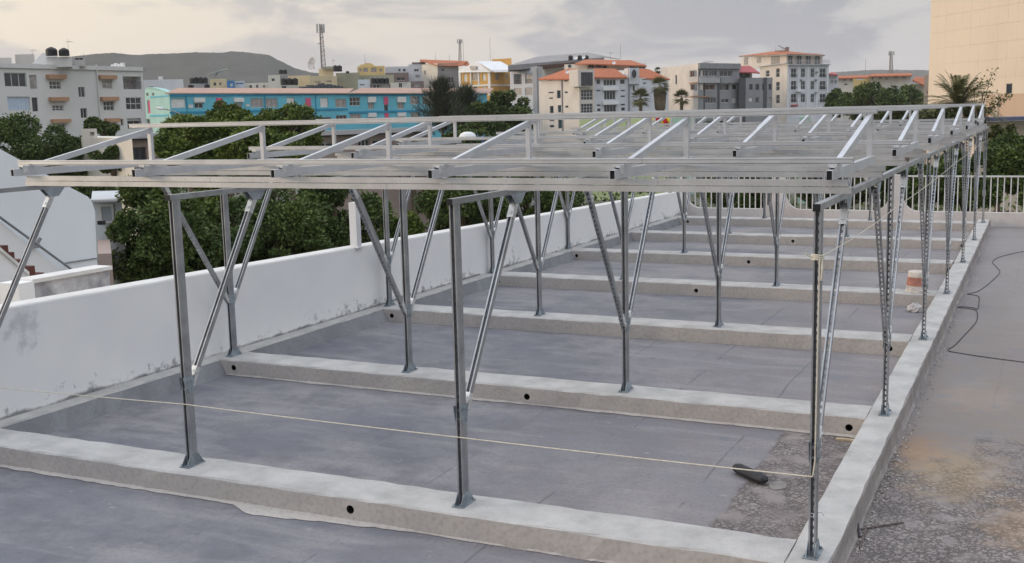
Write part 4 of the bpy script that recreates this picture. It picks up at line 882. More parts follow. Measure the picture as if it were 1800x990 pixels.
# --- white block with orange hipped roofs
cmat('sun tinted pale render', (.64, .59, .54));  # warmth of the low sun is mixed into this wall colour
W1 = Building('white_orange_roofed_flats', 'white four storey flats with bright orange hipped roofs in the middle of the skyline', 'apartment block', [(947, 139, 231), (1018, 139, 216), (1045, 138.5, 218), (1106, 138.5, 222), (1124, 138.5, 222), (1175, 138.5, 230)], [M['sun tinted pale render'], M['sun tinted pale render'], M['cool white render'], M['cool white render'], M['cool white render']], back=12, recess=.1)  # white walls: sun warmth painted on left faces, bluish shade on right ones
for q in ((964.5, 141, 969, 151), (980, 140.5, 984, 143.5), (992, 141, 998, 143.5), (964, 161.5, 973.5, 164), (979, 159, 985.5, 173), (992.5, 161, 998, 164), (965.5, 171.5, 972, 174), (966.5, 186.5, 973, 199), (980.5, 185, 986.5, 198), (993.5, 186, 999, 189.5), (981, 210, 988, 226), (966, 210, 974, 213), (966, 220, 974, 224)): W1.win(0, *q, nx=1, frame='framed')
for q in ((1021.5, 128, 1041, 150), (1021.5, 157.5, 1042, 176), (1021.5, 182.5, 1042, 199)): 
    if q[1] > 140: W1.win(1, *q, 'glass', nx=4, ny=3)
for q in ((1048.5, 140, 1055, 148), (1090, 140, 1098.5, 148)): W1.win(2, *q, nx=1)
for q in ((1061, 140, 1083, 150.5), (1062, 159, 1082, 175.5), (1062, 184.5, 1083, 197)): W1.win(2, *q, nx=4)
for q in ((1048, 158, 1056, 161), (1091, 158, 1099, 161), (1091, 168, 1099, 171), (1049, 183.5, 1056, 187), (1050, 191, 1056, 196), (1091, 182.5, 1099, 186), (1092, 189, 1099, 195)): W1.win(2, *q, nx=1)
W1.win(3, 1112, 150, 1116, 160, nx=1); W1.slab(3, 1108, 147, 1120, 149, .3, 'framed', 'ledge'); W1.slab(2, 1104.2, 118, 1105.5, 200, .3, 'mid grey render', 'downpipe'); W1.slab(0, 988.5, 139.5, 989.7, 235, .2, 'mid grey render', 'downpipe')
for q in ((1128, 138.9, 1137, 141), (1130, 145, 1136, 148)): W1.win(4, *q, nx=1)
for y in (153, 178): W1.slab(2, 1058, y, 1086, y + 6, .5, 'white', 'balcony_front')
W1.finish(); o = W1.off
def panel(root, o, pts, th, m, name, dv=None):
    P = [Vector(p) - o for p in pts]; n = len(P); dv = dv or Vector((0, 0, -th)); mb = MB()
    mb.v = [tuple(p) for p in P] + [tuple(p + dv) for p in P]; mb.f = [tuple(range(n)), tuple(range(2 * n - 1, n - 1, -1))] + [(i, i + n, (i + 1) % n + n, (i + 1) % n) for i in range(n)]; mb.m = [0] * len(mb.f); return mb.build(name, M[m], root)
panel(W1.root, o, [at(945, 139, 230), at(1017, 138, 215), at(1017, 121, 222), at(1000, 121, 226), at(994, 122, 228)], .25, 'terra', 'tiled_roof')
panel(W1.root, o, [at(1043, 136, 217), at(1103, 136, 221.5), at(1081, 120.5, 228), at(1043, 120.5, 226)], .25, 'terra', 'tiled_roof')
panel(W1.root, o, [at(1121, 137, 222), at(1178, 139, 229), at(1140, 121.5, 232), at(1122, 120.5, 230)], .25, 'terra', 'tiled_roof')
def attach(W, name, label_m, c, base, wins, back=3, i=0):
    b = Building.__new__(Building); b.c = [at(*q) for q in c]; b.z1 = sum(p.z for p in b.c) / len(b.c); b.z0 = base; b.root = W.root; b.off = W.off; b.mats = [M[label_m]] * (len(c) - 1); b.holes = [[] for _ in b.mats]; b.rec = .1; b.back = back; b.parapet = 0; b.roofmat = None; b.wall = name; b.jobs = []
    for q in wins: b.win(*q)
    # finish with world offset
    for k, m in enumerate(b.mats):
        a, u, n_, L = b.fr(k); mb = MB(); b.bxs(mb, k, 0, L, b.z0, b.z1, -back if k == 0 else -.3, 0); mb.build(name, m, b.root)
    for (k, ii, r, m1, m2, p1, p2, nm, hole) in b.jobs:
        mb = MB(); f = .1; b.bxs(mb, ii, r[0] - f, r[1] + f, r[2] - f, r[3] + f, 0, .04)
        for q in range(1, p1): x = r[0] + (r[1] - r[0]) * q / p1; b.bxs(mb, ii, x - .05, x + .05, r[2], r[3], .07, .09)
        w_ = mb.build(nm, M[m2], b.root); mb = MB(); b.bxs(mb, ii, r[0], r[1], r[2], r[3], .04, .07); mb.build('pane', M[m1], w_)
    return b
attach(W1, 'bay', 'sun tinted pale render', [(1016, 122, 214.5), (1044.5, 122, 216.5)], at(1030, 152, 215).z, [(0, 1022, 128, 1041, 150, 'glass', 'framed', 4, 3)])
attach(W1, 'round_window_tower', 'cool white render', [(1106.5, 119.5, 221), (1123.5, 119.5, 221.5)], at(1115, 148, 221).z, [])
mb = MB(); c0 = at(1114.5, 130, 220.6) - o; u = RT.copy(); u.z = 0; u.normalize(); nrm = Vector((-FW.x, -FW.y, 0)).normalized()
for k in range(16):
    a0, a1 = 2 * math.pi * k / 16, 2 * math.pi * (k + 1) / 16; f_ = lambda a, r_, d: c0 + u * (.46 * r_ * math.cos(a)) + Vector((0, 0, .85 * r_ * math.sin(a))) + nrm * d
    mb.quad(c0 + nrm * .15, f_(a0, 1, .15), f_(a1, 1, .15)); mb.quad(f_(a0, 1, .15), f_(a0, 1, -.1), f_(a1, 1, -.1), f_(a1, 1, .15))
mb.build('oval_window', M['glass'], W1.root)
attach(W1, 'upper_storey', 'warm white render', [(992, 112, 232), (1032, 111, 230), (1135, 114, 238)], at(1030, 124, 230).z, [(1, 1035, 114, 1044, 118, 'glass', 'framed', 2, 1), (1, 1047, 114, 1057, 118, 'glass', 'framed', 2, 1), (1, 1060, 115, 1066, 119, 'glass', 'framed', 1, 1), (1, 1106, 116, 1134, 119.5, 'glass', 'framed', 4, 1), (0, 999, 114, 1004, 119, 'glass', 'framew', 1, 1)], back=.4)
panel(W1.root, o, [at(1010, 112, 228), at(1030, 112, 226), at(1137, 115.5, 232), at(1110, 106, 246), at(1030, 104.5, 244)], .25, 'terra', 'tiled_roof')
# roof clutter
for (x, y, r_, lb) in ((997, 127, 3.2, 'white satellite dish on the left orange roof slope of the white flats'), (1079, 111, 3, 'small white dish on the upper orange roof of the white flats'), (1012, 102, 3.6, 'white dish among tanks behind the orange roofs'), (1026, 101, 3, 'second white dish among tanks behind the orange roofs')):
    p = at(x, y, 214 if y > 120 else (224 if y > 105 else 258)); rr = r_ * (p - CAM).length / FPX; mb = MB(); mb.lathe([(0, 0), (rr * .6, rr * .1), (rr, rr * .32), (rr * .97, rr * .36), (rr * .5, rr * .12), (0, rr * .04)], n=12); mb.tube([(0, 0, 0), (0, .2, -1.0)], .05, 4)
    q = tag(mb.build('satellite_dish', M['white'], loc=tuple(p)), lb, 'satellite dish'); q.rotation_euler = (R(60), 0, R(20))
for (x, lb) in ((1003, 'leftmost dark tank behind the orange roofs'), (1019, 'middle dark tank behind the orange roofs'), (1031, 'rightmost dark tank behind the orange roofs')): tank(x, 97.5, 106, 8, 262, lb, 'tanks behind the orange roofs', False)

# --- grey block
Q = Building('grey_flats', 'grey and beige three storey flats right of the orange roofed flats', 'apartment block', [(1162, 117, 262), (1227, 112.5, 238), (1300, 114, 248)], [M['sun tinted pale render'], M['mid grey render']], back=12, recess=.14)
Q.win(0, 1212.5, 124, 1225, 135.5, 'dark brown timber', nx=3); Q.win(0, 1213.5, 148, 1225.5, 158.5, 'dark brown timber', nx=2); Q.win(0, 1187, 132, 1190, 149, nx=1)
Q.slab(0, 1213, 145, 1226.5, 147, .2, 'terracotta awning', 'band'); Q.slab(0, 1214, 168.5, 1226.5, 170.5, .2, 'terracotta awning', 'band')
for q in ((1229, 124, 1245, 134), (1247, 124, 1260, 134), (1265, 124, 1287, 134.5)): Q.win(1, *q, nx=3)
Q.win(1, 1229, 148, 1256.5, 158.5, 'dark brown timber', nx=3); Q.win(1, 1262, 147.5, 1282, 159, nx=2); Q.win(1, 1287.5, 149, 1295, 158, nx=1); Q.win(1, 1240, 171, 1259, 181.5, nx=4); Q.win(1, 1267.5, 174, 1281, 180.5, nx=2); Q.win(1, 1287, 172, 1293.5, 181.5, 'shutter', nx=1)
Q.slab(1, 1227.5, 169, 1247, 171, .2, 'terracotta awning', 'band'); Q.slab(1, 1227, 111.5, 1299, 121, .5, 'mid grey render', 'roof_edge'); Q.slab(1, 1261, 136, 1264.5, 200, .1, 'framed', 'downpipe'); Q.slab(1, 1237, 137, 1238.2, 200, .15, 'framed', 'downpipe')
Q.slab(1, 1228, 136.5, 1262, 146, .55, 'light grey render', 'balcony_front'); Q.slab(1, 1264, 136.5, 1298, 146.5, .45, 'mid grey render', 'balcony_front')
Q.finish()
Q2 = Building('grey_flats', 'lower grey wing with a dark recessed stair strip beside the grey flats', 'apartment block', [(1300, 137, 246), (1311, 136, 246), (1358, 137.5, 250)], [M['brown brick'], M['mid grey render']], back=8, recess=.1)
cmat('charcoal render', (.09, .092, .10)); Q2.mats[0] = M['charcoal render']
for q in ((1317, 148, 1323, 158), (1328, 148, 1334.5, 158), (1340, 147, 1347.5, 158.5), (1351, 148, 1356, 158)): Q2.win(1, *q, nx=1, frame='framed')
Q2.win(1, 1316.5, 171.5, 1323, 178.5, 'shutter', nx=1); Q2.win(1, 1328, 171, 1334.5, 181.5, nx=2); Q2.win(1, 1350, 171, 1356, 180, 'curtain', nx=1); Q2.slab(1, 1341.5, 136.5, 1347.5, 200, .1, 'charcoal render', 'stair_strip'); Q2.finish()
boxroom('rooftop_room', 'rooftop storey with dark windows under the red roof of the grey flats', 'rooftop room', 1289, 1318, 121, 138, 254, 'mid grey render', 4, [(1291, 125, 1300, 133), (1302, 126, 1312, 134)])
rr_ = thing('red_roof', 'small red hipped roof above the grey flats', 'roof', tuple(at(1310, 127, 252))); panel(rr_, Vector(rr_.location), [at(1288, 127.5, 250), at(1313, 126.5, 250), at(1336, 128, 252), at(1318, 115.5, 258), at(1296, 116, 258)], .25, 'redroof', 'roof_slope')
boxroom('rooftop_room', 'cream rooftop room under the right end of the red roof', 'rooftop room', 1313, 1322, 126, 138, 255, 'warm white render', 3)
p = at(1238, 111, 246); mb = MB(); mb.tube([p + Vector((-1.5, 0, -.3)), p + Vector((0, 0, .2)), p + Vector((2.2, 0, .3))], [.12, .3, .1], 6); tag(mb.build('roof_canopy', M['light grey render']), 'small tilted canopy on the roof of the grey flats', 'canopy')

# --- white flats with tall windows
E_ = Building('white_corner_flats', 'white corner flats, sun tinted on the left, with tall narrow windows and an orange roof', 'apartment block', [(1336, 115, 290), (1384, 114.5, 270), (1457, 114.5, 276)], [M['sun tinted pale render'], M['cool white render']], back=12, recess=.1)  # left wall carries the sun's warmth in its colour, right wall stays cool
for q in ((1346, 124, 1352.5, 135), (1364, 120.5, 1370.5, 136), (1364, 144, 1370.5, 159.5), (1364, 167, 1370.5, 182)): E_.win(0, *q, nx=1, ny=2)
for (x0, x1) in ((1390.5, 1400), (1408, 1415.5), (1425, 1431.5), (1441, 1451.5)):
    for (y0, y1) in ((120.5, 136), (142.5, 157.5), (165, 180)):
        E_.win(1, x0, y0, x1, y1, nx=2, ny=2); 
        if x1 - x0 > 8: E_.slab(1, x0 - .5, y1 - 4, x1 + .5, y1 - 3.3, .45, 'framed', 'balcony_rail')
for (x, y) in ((1434.5, 127), (1433, 141), (1433, 163), (1407, 141)): E_.slab(1, x - 1.2, y - 1.2, x + 1.6, y + 1.4, .5, 'mid grey render', 'air_conditioner')
E_.slab(1, 1398, 159, 1409, 161.5, .9, 'white', 'canopy')
for x in (1385, 1403.5, 1419.5, 1435.5, 1454): E_.slab(1, x - 1, 115.5, x + 1, 195, .12, 'white', 'pilaster')
E_.slab(1, 1384.2, 113, 1457, 115, .5, 'light grey render', 'cornice'); E_.slab(0, 1336.5, 113.5, 1383.8, 115, .5, 'light grey render', 'cornice')
E_.slab(1, 1390, 184, 1400.5, 187, .6, 'redroof', 'awning')
E_.finish(); o = E_.off
top = attach(E_, 'top_storey', 'sun tinted pale render', [(1302, 97.5, 302), (1383, 97.5, 272.5), (1446, 97.5, 279)], at(1383, 115, 272).z, [(0, 1308, 101, 1315, 113.5, 'curtain', 'framew', 1, 1), (0, 1330.5, 101, 1338, 110, 'curtain', 'framew', 2, 1), (0, 1355.5, 98.5, 1370.5, 113.5, 'curtain', 'framew', 3, 1)] + [(1, a_, 98, a_ + 8, 112.5, 'glass', 'framew', 2, 1) for a_ in (1384.5, 1400.5, 1416.5, 1432.5)], back=.4)
E_.__class__.P
panel(E_.root, o, [at(1299, 98.5, 303), at(1383, 94.5, 269), at(1383, 90, 280), at(1362, 90, 292)], .3, 'terra', 'tiled_roof')
panel(E_.root, o, [at(1383, 94.5, 269), at(1450, 96.5, 277), at(1383, 90, 280)], .3, 'terra', 'tiled_roof')
panel(E_.root, o, [at(1299, 98.5, 303), at(1383, 94.5, 269), at(1450, 96.5, 277), at(1440, 96.5, 300), at(1330, 97.5, 320)], .2, 'warm white render', 'eave', Vector((0, 0, -.35)))
mb = MB()
for k in range(26):
    f = k / 25; p = at(1300, 110, 296).lerp(at(1384, 107, 267.5), f) if k < 13 and False else at(1384, 107, 267.5).lerp(at(1459, 106.5, 274.5), f); z0 = at(1384, 113.5, 270).z; mb.tube([Vector((p.x, p.y, z0)) - o, Vector((p.x, p.y, z0 + .95)) - o], .035, 4)
for zz in (.95, .5): a_ = at(1384, 107, 267.5); b_ = at(1459, 106.5, 274.5); z0 = at(1384, 113.5, 270).z; mb.tube([Vector((a_.x, a_.y, z0 + zz)) - o, Vector((b_.x, b_.y, z0 + zz)) - o], .05, 4)
mb.build('roof_railing', M['light grey render'], E_.root)
# solar heater on its roof
sh = thing('solar_heater', 'solar water heater panel and tank on the orange roof of the corner flats', 'solar heater', tuple(at(1370, 90, 279))); mb = MB(); mb.box(-.9, 1.6, -.1, .1, 1.0, 1.15, M=Matrix.Rotation(R(28), 4, 'Y')); mb.build('panel', M['glass'], sh)
mb = MB(); mb.tube([(-1.1, 0, .15), (1.4, 0, .15)], .3, 8); mb.tube([(-.9, 0, 0), (-.9, 0, 1.3)], .06, 4); mb.tube([(.9, 0, 0), (.6, 0, 1.0)], .06, 4); mb.build('tank', M['light grey render'], sh); mb = MB(); mb.box(1.5, 2.3, -.3, .3, -.1, .9); mb.build('chimney', M['brown brick'], sh)
mb = MB(); mb.box(-.4, .4, -.4, .4, -.2, .3); 

# --- low roofs on the right
for (x0, x1, yt, D, m, lb, ws) in ((1456, 1474, 130, 300, 'cool white render', 'pale blue white house just right of the corner flats', [(1460, 141, 1465, 147, 'curtain'), (1467, 141, 1471, 147, 'curtain')]),
    (1472, 1500, 138, 330, 'warm white render', 'white house with a red lean-to roof on the far right skyline', [(1482, 139.5, 1487, 142), (1494, 138.6, 1498, 142), (1484, 147, 1490, 150)]),
    (1500, 1530, 135.5, 345, 'yellow render', 'yellowish low house behind the round tree', [(1506, 138, 1518, 141, 'shutter')]),
    (1528, 1566, 133.5, 345, 'warm white render', 'white house left of centre in the long red roofed row', [(1532, 136, 1536, 140), (1545, 135.5, 1550, 138.5), (1556, 136, 1560, 140, 'curtain')]),
    (1566, 1602, 133, 345, 'warm white render', 'white house at the right end of the long red roofed row', [(1572, 134.5, 1578, 138, 'curtain'), (1586, 134.5, 1592, 138, 'curtain')])):
    boxroom('low_house', lb, 'house', x0, x1, yt, None, D, m, 8, ws)
def slope(label, x0, y0, x1, y1, yb0, yb1, D, m, dd=8): r_ = thing('tiled_roof', label, 'roof', tuple(at(x0, yb0, D))); panel(r_, Vector(r_.location), [at(x0, yb0, D), at(x1, yb1, D), at(x1 - 3, y1, D + dd), at(x0 + 5, y0, D + dd)], .3, m, 'roof_slope'); return r_
slope('small red roof over the pale blue white house', 1456, 127, 1473, 127.5, 130, 131.5, 299, 'redroof')
slope('red roof at the left of the long row of low houses', 1470, 133.5, 1528, 132, 137.5, 136, 329, 'terra'); slope('long red roof along the right skyline', 1526, 130, 1604, 128.5, 134, 132.5, 343, 'terra')
slope('little orange roof in front of the round tree', 1466, 158.5, 1480, 156.5, 163, 163, 215, 'terra', 3); slope('orange roof beside the beige tower', 1604, 134.5, 1632, 136.5, 141, 152, 300, 'terra')
boxroom('white_house', 'slim white wall house below the little orange roof beside the round tree', 'house', 1473, 1481, 161, None, 214, 'warm white render', 4)
boxroom('small_house', 'white house tucked under the orange roof beside the beige tower', 'house', 1606, 1630, 148, None, 303, 'warm white render', 5)
Z_ = Building('grey_pavilion', 'small grey porch building with white columns among trees on the right', 'building', [(1574, 151.5, 205), (1602, 150.5, 205)], M['light grey render'], back=5); Z_.win(0, 1586, 157, 1590, 168, nx=1, frame='framed'); Z_.win(0, 1594, 156.5, 1598, 168, nx=1, frame='framed'); Z_.win(0, 1576.5, 157, 1581, 163, nx=1, frame='framed'); Z_.finish()

# --- beige tower on the right with its large cladding panels
cmat('beige cladding', (.66, .56, .455), .8, .03, .15); cmat('tan lower cladding', (.52, .38, .28), .8, .03, .15)
T0, T1 = at(1635, 100, 125), at(1835, 100, 104)
tw = thing('beige_tower', 'tall beige tower clad in large square panels at the right edge', 'tower', (T0.x, T0.y, GZ)); off = Vector(tw.location)
u = Vector((T1.x - T0.x, T1.y - T0.y, 0)); L = u.length; u.normalize(); n_ = Vector((u.y, -u.x, 0))
if n_.dot(Vector((T0.x - CAM.x, T0.y - CAM.y, 0))) > 0: n_ = -n_
H = 34.4; back_v = -n_ * 14
mb = MB(); c_ = [Vector((0, 0, 0)), u * L, u * L + back_v, back_v]
for a_, b_ in zip(c_, c_[1:] + c_[:1]): mb.quad(a_, b_, b_ + Vector((0, 0, H)), a_ + Vector((0, 0, H)))
mb.quad(*[q + Vector((0, 0, H)) for q in c_]); mb.build('core', M['tan lower cladding'], tw)
pw, ph = 1.72, 1.72; rnd = random.Random(4); nx_ = int(L / pw); zt = at(1790, 165, 108).z - GZ
pm = {}
def cmesh(mk, w_, h_):
    k = (mk, round(w_, 2), round(h_, 2))
    if k not in pm: q = MB(); q.box(0.006, w_ - .006, -.05, 0, .006, h_ - .006); pm[k] = q.mesh('cladding_panel', M[mk])
    return pm[k]
for i in range(nx_ + 1):
    for j in range(int(H / ph) + 4):
        z = zt + (j - 8) * ph
        if z < 0 or z + ph > H + .3: continue
        x = i * pw; w_ = min(pw, L - x)
        if w_ < .2: continue
        low = z + .1 < zt and x > L * .52
        o_ = u * x + n_ * (.035 + rnd.uniform(-.003, .003)) + Vector((0, 0, z)); ob = put('cladding_panel', cmesh('tan lower cladding' if low else 'beige cladding', w_, ph), tw)
        ob.matrix_local = Matrix(((u.x, -n_.x, 0, o_.x), (u.y, -n_.y, 0, o_.y), (0, 0, 1, o_.z), (0, 0, 0, 1)))
def tower_rect(x0, y0, x1, y1, d, m, name):
    def lc(px, py): dd = ray(px, py); t_ = (T0 - CAM).dot(n_) / dd.dot(n_); p = CAM + dd * t_; return (p - T0).dot(u), p.z - GZ
    cx, cy = (x0 + x1) / 2, (y0 + y1) / 2; s0, s1 = lc(x0, cy)[0], lc(x1, cy)[0]; z1, z0 = lc(cx, y0)[1], lc(cx, y1)[1]; mb = MB()
    pts = [u * s0, u * s1]; 
    for (dA, dB) in ((.04, d),):
        b0 = len(mb.v); mb.v += [tuple(u * s_ + n_ * dd_ + Vector((0, 0, z_))) for z_ in (z0, z1) for (s_, dd_) in ((s0, dA), (s1, dA), (s1, dB), (s0, dB))]
        for f in ((0, 3, 2, 1), (4, 5, 6, 7), (0, 1, 5, 4), (1, 2, 6, 5), (2, 3, 7, 6), (3, 0, 4, 7)): mb.f.append(tuple(b0 + q for q in f)); mb.m.append(0)
    return mb.build(name, M[m], tw)
w_ = tower_rect(1770.5, 147, 1780.5, 164.5, .10, 'framed', 'window'); tower_rect(1771.5, 148.5, 1779.5, 163.5, .12, 'glass', 'vent_grille')
tower_rect(1754, 165.5, 1758, 208, .3, 'beige cladding', 'corner_pilaster')
boxroom('tower_annex', 'pale annex standing at the left foot of the beige tower', 'annex', 1625, 1645, 131, None, 128, 'sun tinted pale render', 6, [(1629, 160, 1632, 164, 'glass')])
cmat('slate blue roof', (.14, .15, .22)); boxroom('blue_roof_strip', 'long low slate blue roof edge in front of the beige tower', 'roof edge', 1722, 1830, 206, 213, 88, 'slate blue roof', 4); boxroom('low_cream_wall', 'low cream wall below the slate blue roof at the right edge', 'wall', 1722, 1830, 214, None, 90, 'beige cladding', 3)

# --- tanks in the middle
k = 0
for (x, y0, y1, lb) in ((338, 137, 147, 'left end of the back row in the tank cluster'), (345, 135.5, 147, 'second of the back row in the tank cluster'), (353, 135.5, 147, 'third of the back row in the tank cluster'), (361, 136, 147, 'right end of the back row in the tank cluster'), (335, 149, 157, 'lower left tank at the foot of the cluster'), (364, 148, 157, 'lower right tank at the foot of the cluster')): tank(x, y0, y1, 9, 235, 'black water tank, ' + lb, 'tank cluster behind the turquoise block', False)
boxroom('tank_platform', 'pale masonry platform carrying the cluster of black tanks', 'platform', 333, 368, 147.2, None, 238, 'light grey render', 5, [(335, 149.5, 341, 156)])
for (x, lb) in ((499, 'left one of three big tanks'), (509, 'middle one of three big tanks'), (519, 'right one of three big tanks')): tank(x, 137.5, 149.5, 10.5, 238, 'black water tank, ' + lb + ' before the cream houses', 'big tanks before the cream houses', False)
boxroom('tank_platform', 'cream masonry platform carrying three big black tanks', 'platform', 492, 526, 150, None, 240, 'warm white render', 5, [(495, 151, 503, 156)])
for (x, lb) in ((590, 'left'), (597, 'right')): tank(x, 115, 126, 9, 275, 'black tank on the stepped cream building, %s of the pair' % lb, 'tanks on the stepped cream building', False)
for i_, x in enumerate((656, 664, 672, 680)): tank(x, 137, 147, 8.4, 262, 'black water tank, %s in the row of four in front of the khaki wing' % ('first', 'second', 'third', 'fourth')[i_], 'row of four black tanks', False)
boxroom('tank_platform', 'long dark masonry platform below the row of four tanks', 'platform', 650, 686, 147.3, None, 265, 'brown brick', 4, [(655, 149, 668, 155, 'glass'), (671, 149, 683, 155, 'curtain')])
boxroom('small_house', 'white house with round vents just left of the row of four tanks', 'house', 629, 650, 140, None, 262, 'cool white render', 4, [(632, 148, 641, 150.5, 'glass')])
for (x, lb) in ((494, 'left'), (501, 'right')): tank(x, 122.5, 130, 8, 300, 'distant dark tank on the skyline, %s one' % lb, 'two distant skyline tanks', False)
tank(611, 125, 129, 6, 284, 'single little dark tank on the khaki block', None, False)
mb = MB(); rnd = random.Random(8)
p0_ = at(525, 160, 232); p1_ = at(610, 160, 240)
for i_ in range(14):
    f = i_ / 13; p = p0_.lerp(p1_, f); h = .5 + 1.1 * math.sin(f * math.pi) ** .7; mb.box(p.x - .5, p.x + .5, p.y - .6, p.y + .6, p.z - 1, p.z + h * rnd.uniform(.7, 1))
tag(mb.build('dark_tarpaulin', M['charcoal render']), 'black tarpaulin heap on the turquoise block roof', 'tarpaulin')

# --- masts
def mast(px, y0, y1, D, wpx, label, top_extra=True, lean=0):
    b_, t_ = at(px + lean, y1, D), at(px, y0, D); h = t_.z - b_.z; w0 = wpx * D / FPX; root = thing('telecom_mast', label, 'mast', tuple(b_)); mb = MB()
    n = 10; dx = Vector((t_.x - b_.x, t_.y - b_.y, 0)); r_ = w0 * .09
    def leg(k, f): a = 2 * math.pi * k / 3 + .4; w_ = w0 * .5 * (1 - .45 * f); return dx * f + Vector((w_ * math.cos(a), w_ * math.sin(a), h * f))
    for k in range(3): mb.tube([leg(k, 0), leg(k, 1)], r_, 4)
    for i in range(n):
        for k in range(3): mb.tube([leg(k, i / n), leg((k + 1) % 3, (i + 1) / n)], r_ * .6, 3, cap=False); mb.tube([leg(k, i / n), leg((k + 1) % 3, i / n)], r_ * .6, 3, cap=False)
    mb.build('lattice', M['antenna'], root)
    for k in range(3):
        mb = MB(); a = 2 * math.pi * k / 3; q = dx * .92 + Vector((w0 * .7 * math.cos(a), w0 * .7 * math.sin(a), h * .80)); mb.box(q.x - w0 * .14, q.x + w0 * .14, q.y - w0 * .12, q.y + w0 * .12, q.z, q.z + h * .19); mb.build('panel_antenna', M['light grey render'], root)
    if top_extra:
        for (f, s_) in ((.72, 1), (.55, -1), (.45, 1)): mb = MB(); q = dx * f + Vector((s_ * w0 * .5, -w0 * .3, h * f)); mb.lathe([(0, 0), (w0 * .28, 0), (w0 * .28, w0 * .2), (0, w0 * .2)], tuple(q), 8); mb.build('drum_dish', M['white'], root)
    return root
mast(563, 42, 121, 330, 9.5, 'tall leaning lattice phone mast rising over the cream houses', lean=5); mast(808, 69, 107, 340, 6, 'slimmer phone mast behind the orange roofed building', False); mast(1566, 90, 128, 420, 7, 'pale distant phone mast on the right skyline', False)
for (x, y0, y1, D, lb) in ((815, 72, 107, 340, 'thin whip aerial right of the slim phone mast'), (862, 66, 106, 330, 'hair thin aerial above the ochre tower'), (642, 96, 113, 305, 'short aerial over the yellow building'), (766, 93, 107, 306, 'thin aerial at the left of the orange roof'), (790, 95, 107, 306, 'thin aerial in the middle of the orange roof'), (1091, 78, 104, 255, 'thin aerial above the orange hipped roofs'), (1521, 104, 131, 360, 'lone thin aerial on the right skyline'), (362, 120, 136, 240, 'thin pole behind the tank cluster')): antenna(x, y0, y1, D, lb)
antenna(1073, 91, 105, 255, 'small comb aerial behind the orange hipped roofs', 'yagi'); antenna(586, 104, 118, 282, 'small comb aerial on the stepped cream building', 'yagi')
# dishes
def dish(px, py, rpx, D, rot, label, m='light grey render', dp=.28):
    p = at(px, py, D); rr = rpx * D / FPX; root = thing('satellite_dish', label, 'satellite dish', tuple(p)); root.rotation_euler = rot
    mb = MB(); pr = [(rr * k / 6, rr * dp * (k / 6) ** 2) for k in range(7)]; mb.lathe(pr + [(r_ * .99, z + .04) for r_, z in pr[::-1]], n=20); mb.build('reflector', M[m], root, smooth=True)
    mb = MB(); mb.tube([(0, 0, .02), (0, 0, rr * .9)], rr * .03, 4); mb.build('feed_arm', M['antenna'], root); mb = MB(); mb.tube([(0, 0, 0), (0, -rr * .8, -rr * .4)], rr * .06, 5); mb.build('stand', M['antenna'], root)
dish(550, 112, 11, 300, (R(78), 0, R(-20)), 'large grey satellite dish at the foot of the tall leaning mast')
dish(383, 128.5, 18, 236, Matrix.Rotation(R(-17), 3, Vector((FW.x, FW.y, 0)).normalized()).to_euler(), 'big white dish seen edge on behind the tank cluster', 'white', .06)

# ------------------------------------------------------------------ middle distance houses under the frame
ch_ = Building('chimney_house', 'cream low house with a square chimney turret behind the left of the frame', 'house', [(142, 240, 62), (232, 245, 56)], M['warm white render'], back=6, recess=.1); ch_.finish()
boxroom('chimney_turret', 'square cream turret with a dark opening on the low cream house', 'turret', 143, 170, 227, 262, 60.5, 'warm white render', 1.2, [(158, 232, 166, 239, 'glass')])
F1 = Building('tan_villa', 'house with tan fascia and dark glazed porch behind the left of the frame', 'house', [(222, 244, 64), (285, 244, 66)], M['brown brick'], back=7); cmat('tan fascia', (.34, .27, .24)); F1.mats = [M['tan fascia']]; F1.win(0, 228, 259, 258, 285, nx=3, frame='framed'); F1.slab(0, 222, 235, 285, 243, .5, 'light grey render', 'roof_edge'); F1.slab(0, 222, 243.3, 285, 246, .3, 'framed', 'gutter'); F1.finish()
F2 = Building('tan_villa', 'wide tan villa with green shaded porch seen between the tilted members', 'house', [(530, 240, 78), (760, 234, 86)], M['tan fascia'], back=9)
for q in ((630, 245, 650, 262), (655, 245, 690, 262), (560, 250, 600, 268)): F2.win(0, *q, nx=3, frame='framew')
F2.slab(0, 532, 227, 758, 234.5, .6, 'light grey render', 'roof_edge'); F2.slab(0, 532, 235, 758, 237.2, .35, 'framed', 'gutter'); F2.finish()
cmat('lime render', (.60, .68, .38)); cmat('mint hoarding', (.42, .62, .52)); cmat('yellow paint', (.80, .68, .02)); cmat('red paint', (.62, .02, .03))
LM = Building('lime_building', 'low lime green building with a mint end seen under the top rail', 'building', [(1018, 206, 128), (1180, 201, 132), (1222, 200, 134)], [M['lime render'], M['mint hoarding']], back=8); LM.win(0, 1100, 214, 1108, 226, 'mint hoarding', nx=1); LM.win(0, 1146, 205, 1151, 217, 'shutter', nx=1); LM.finish()
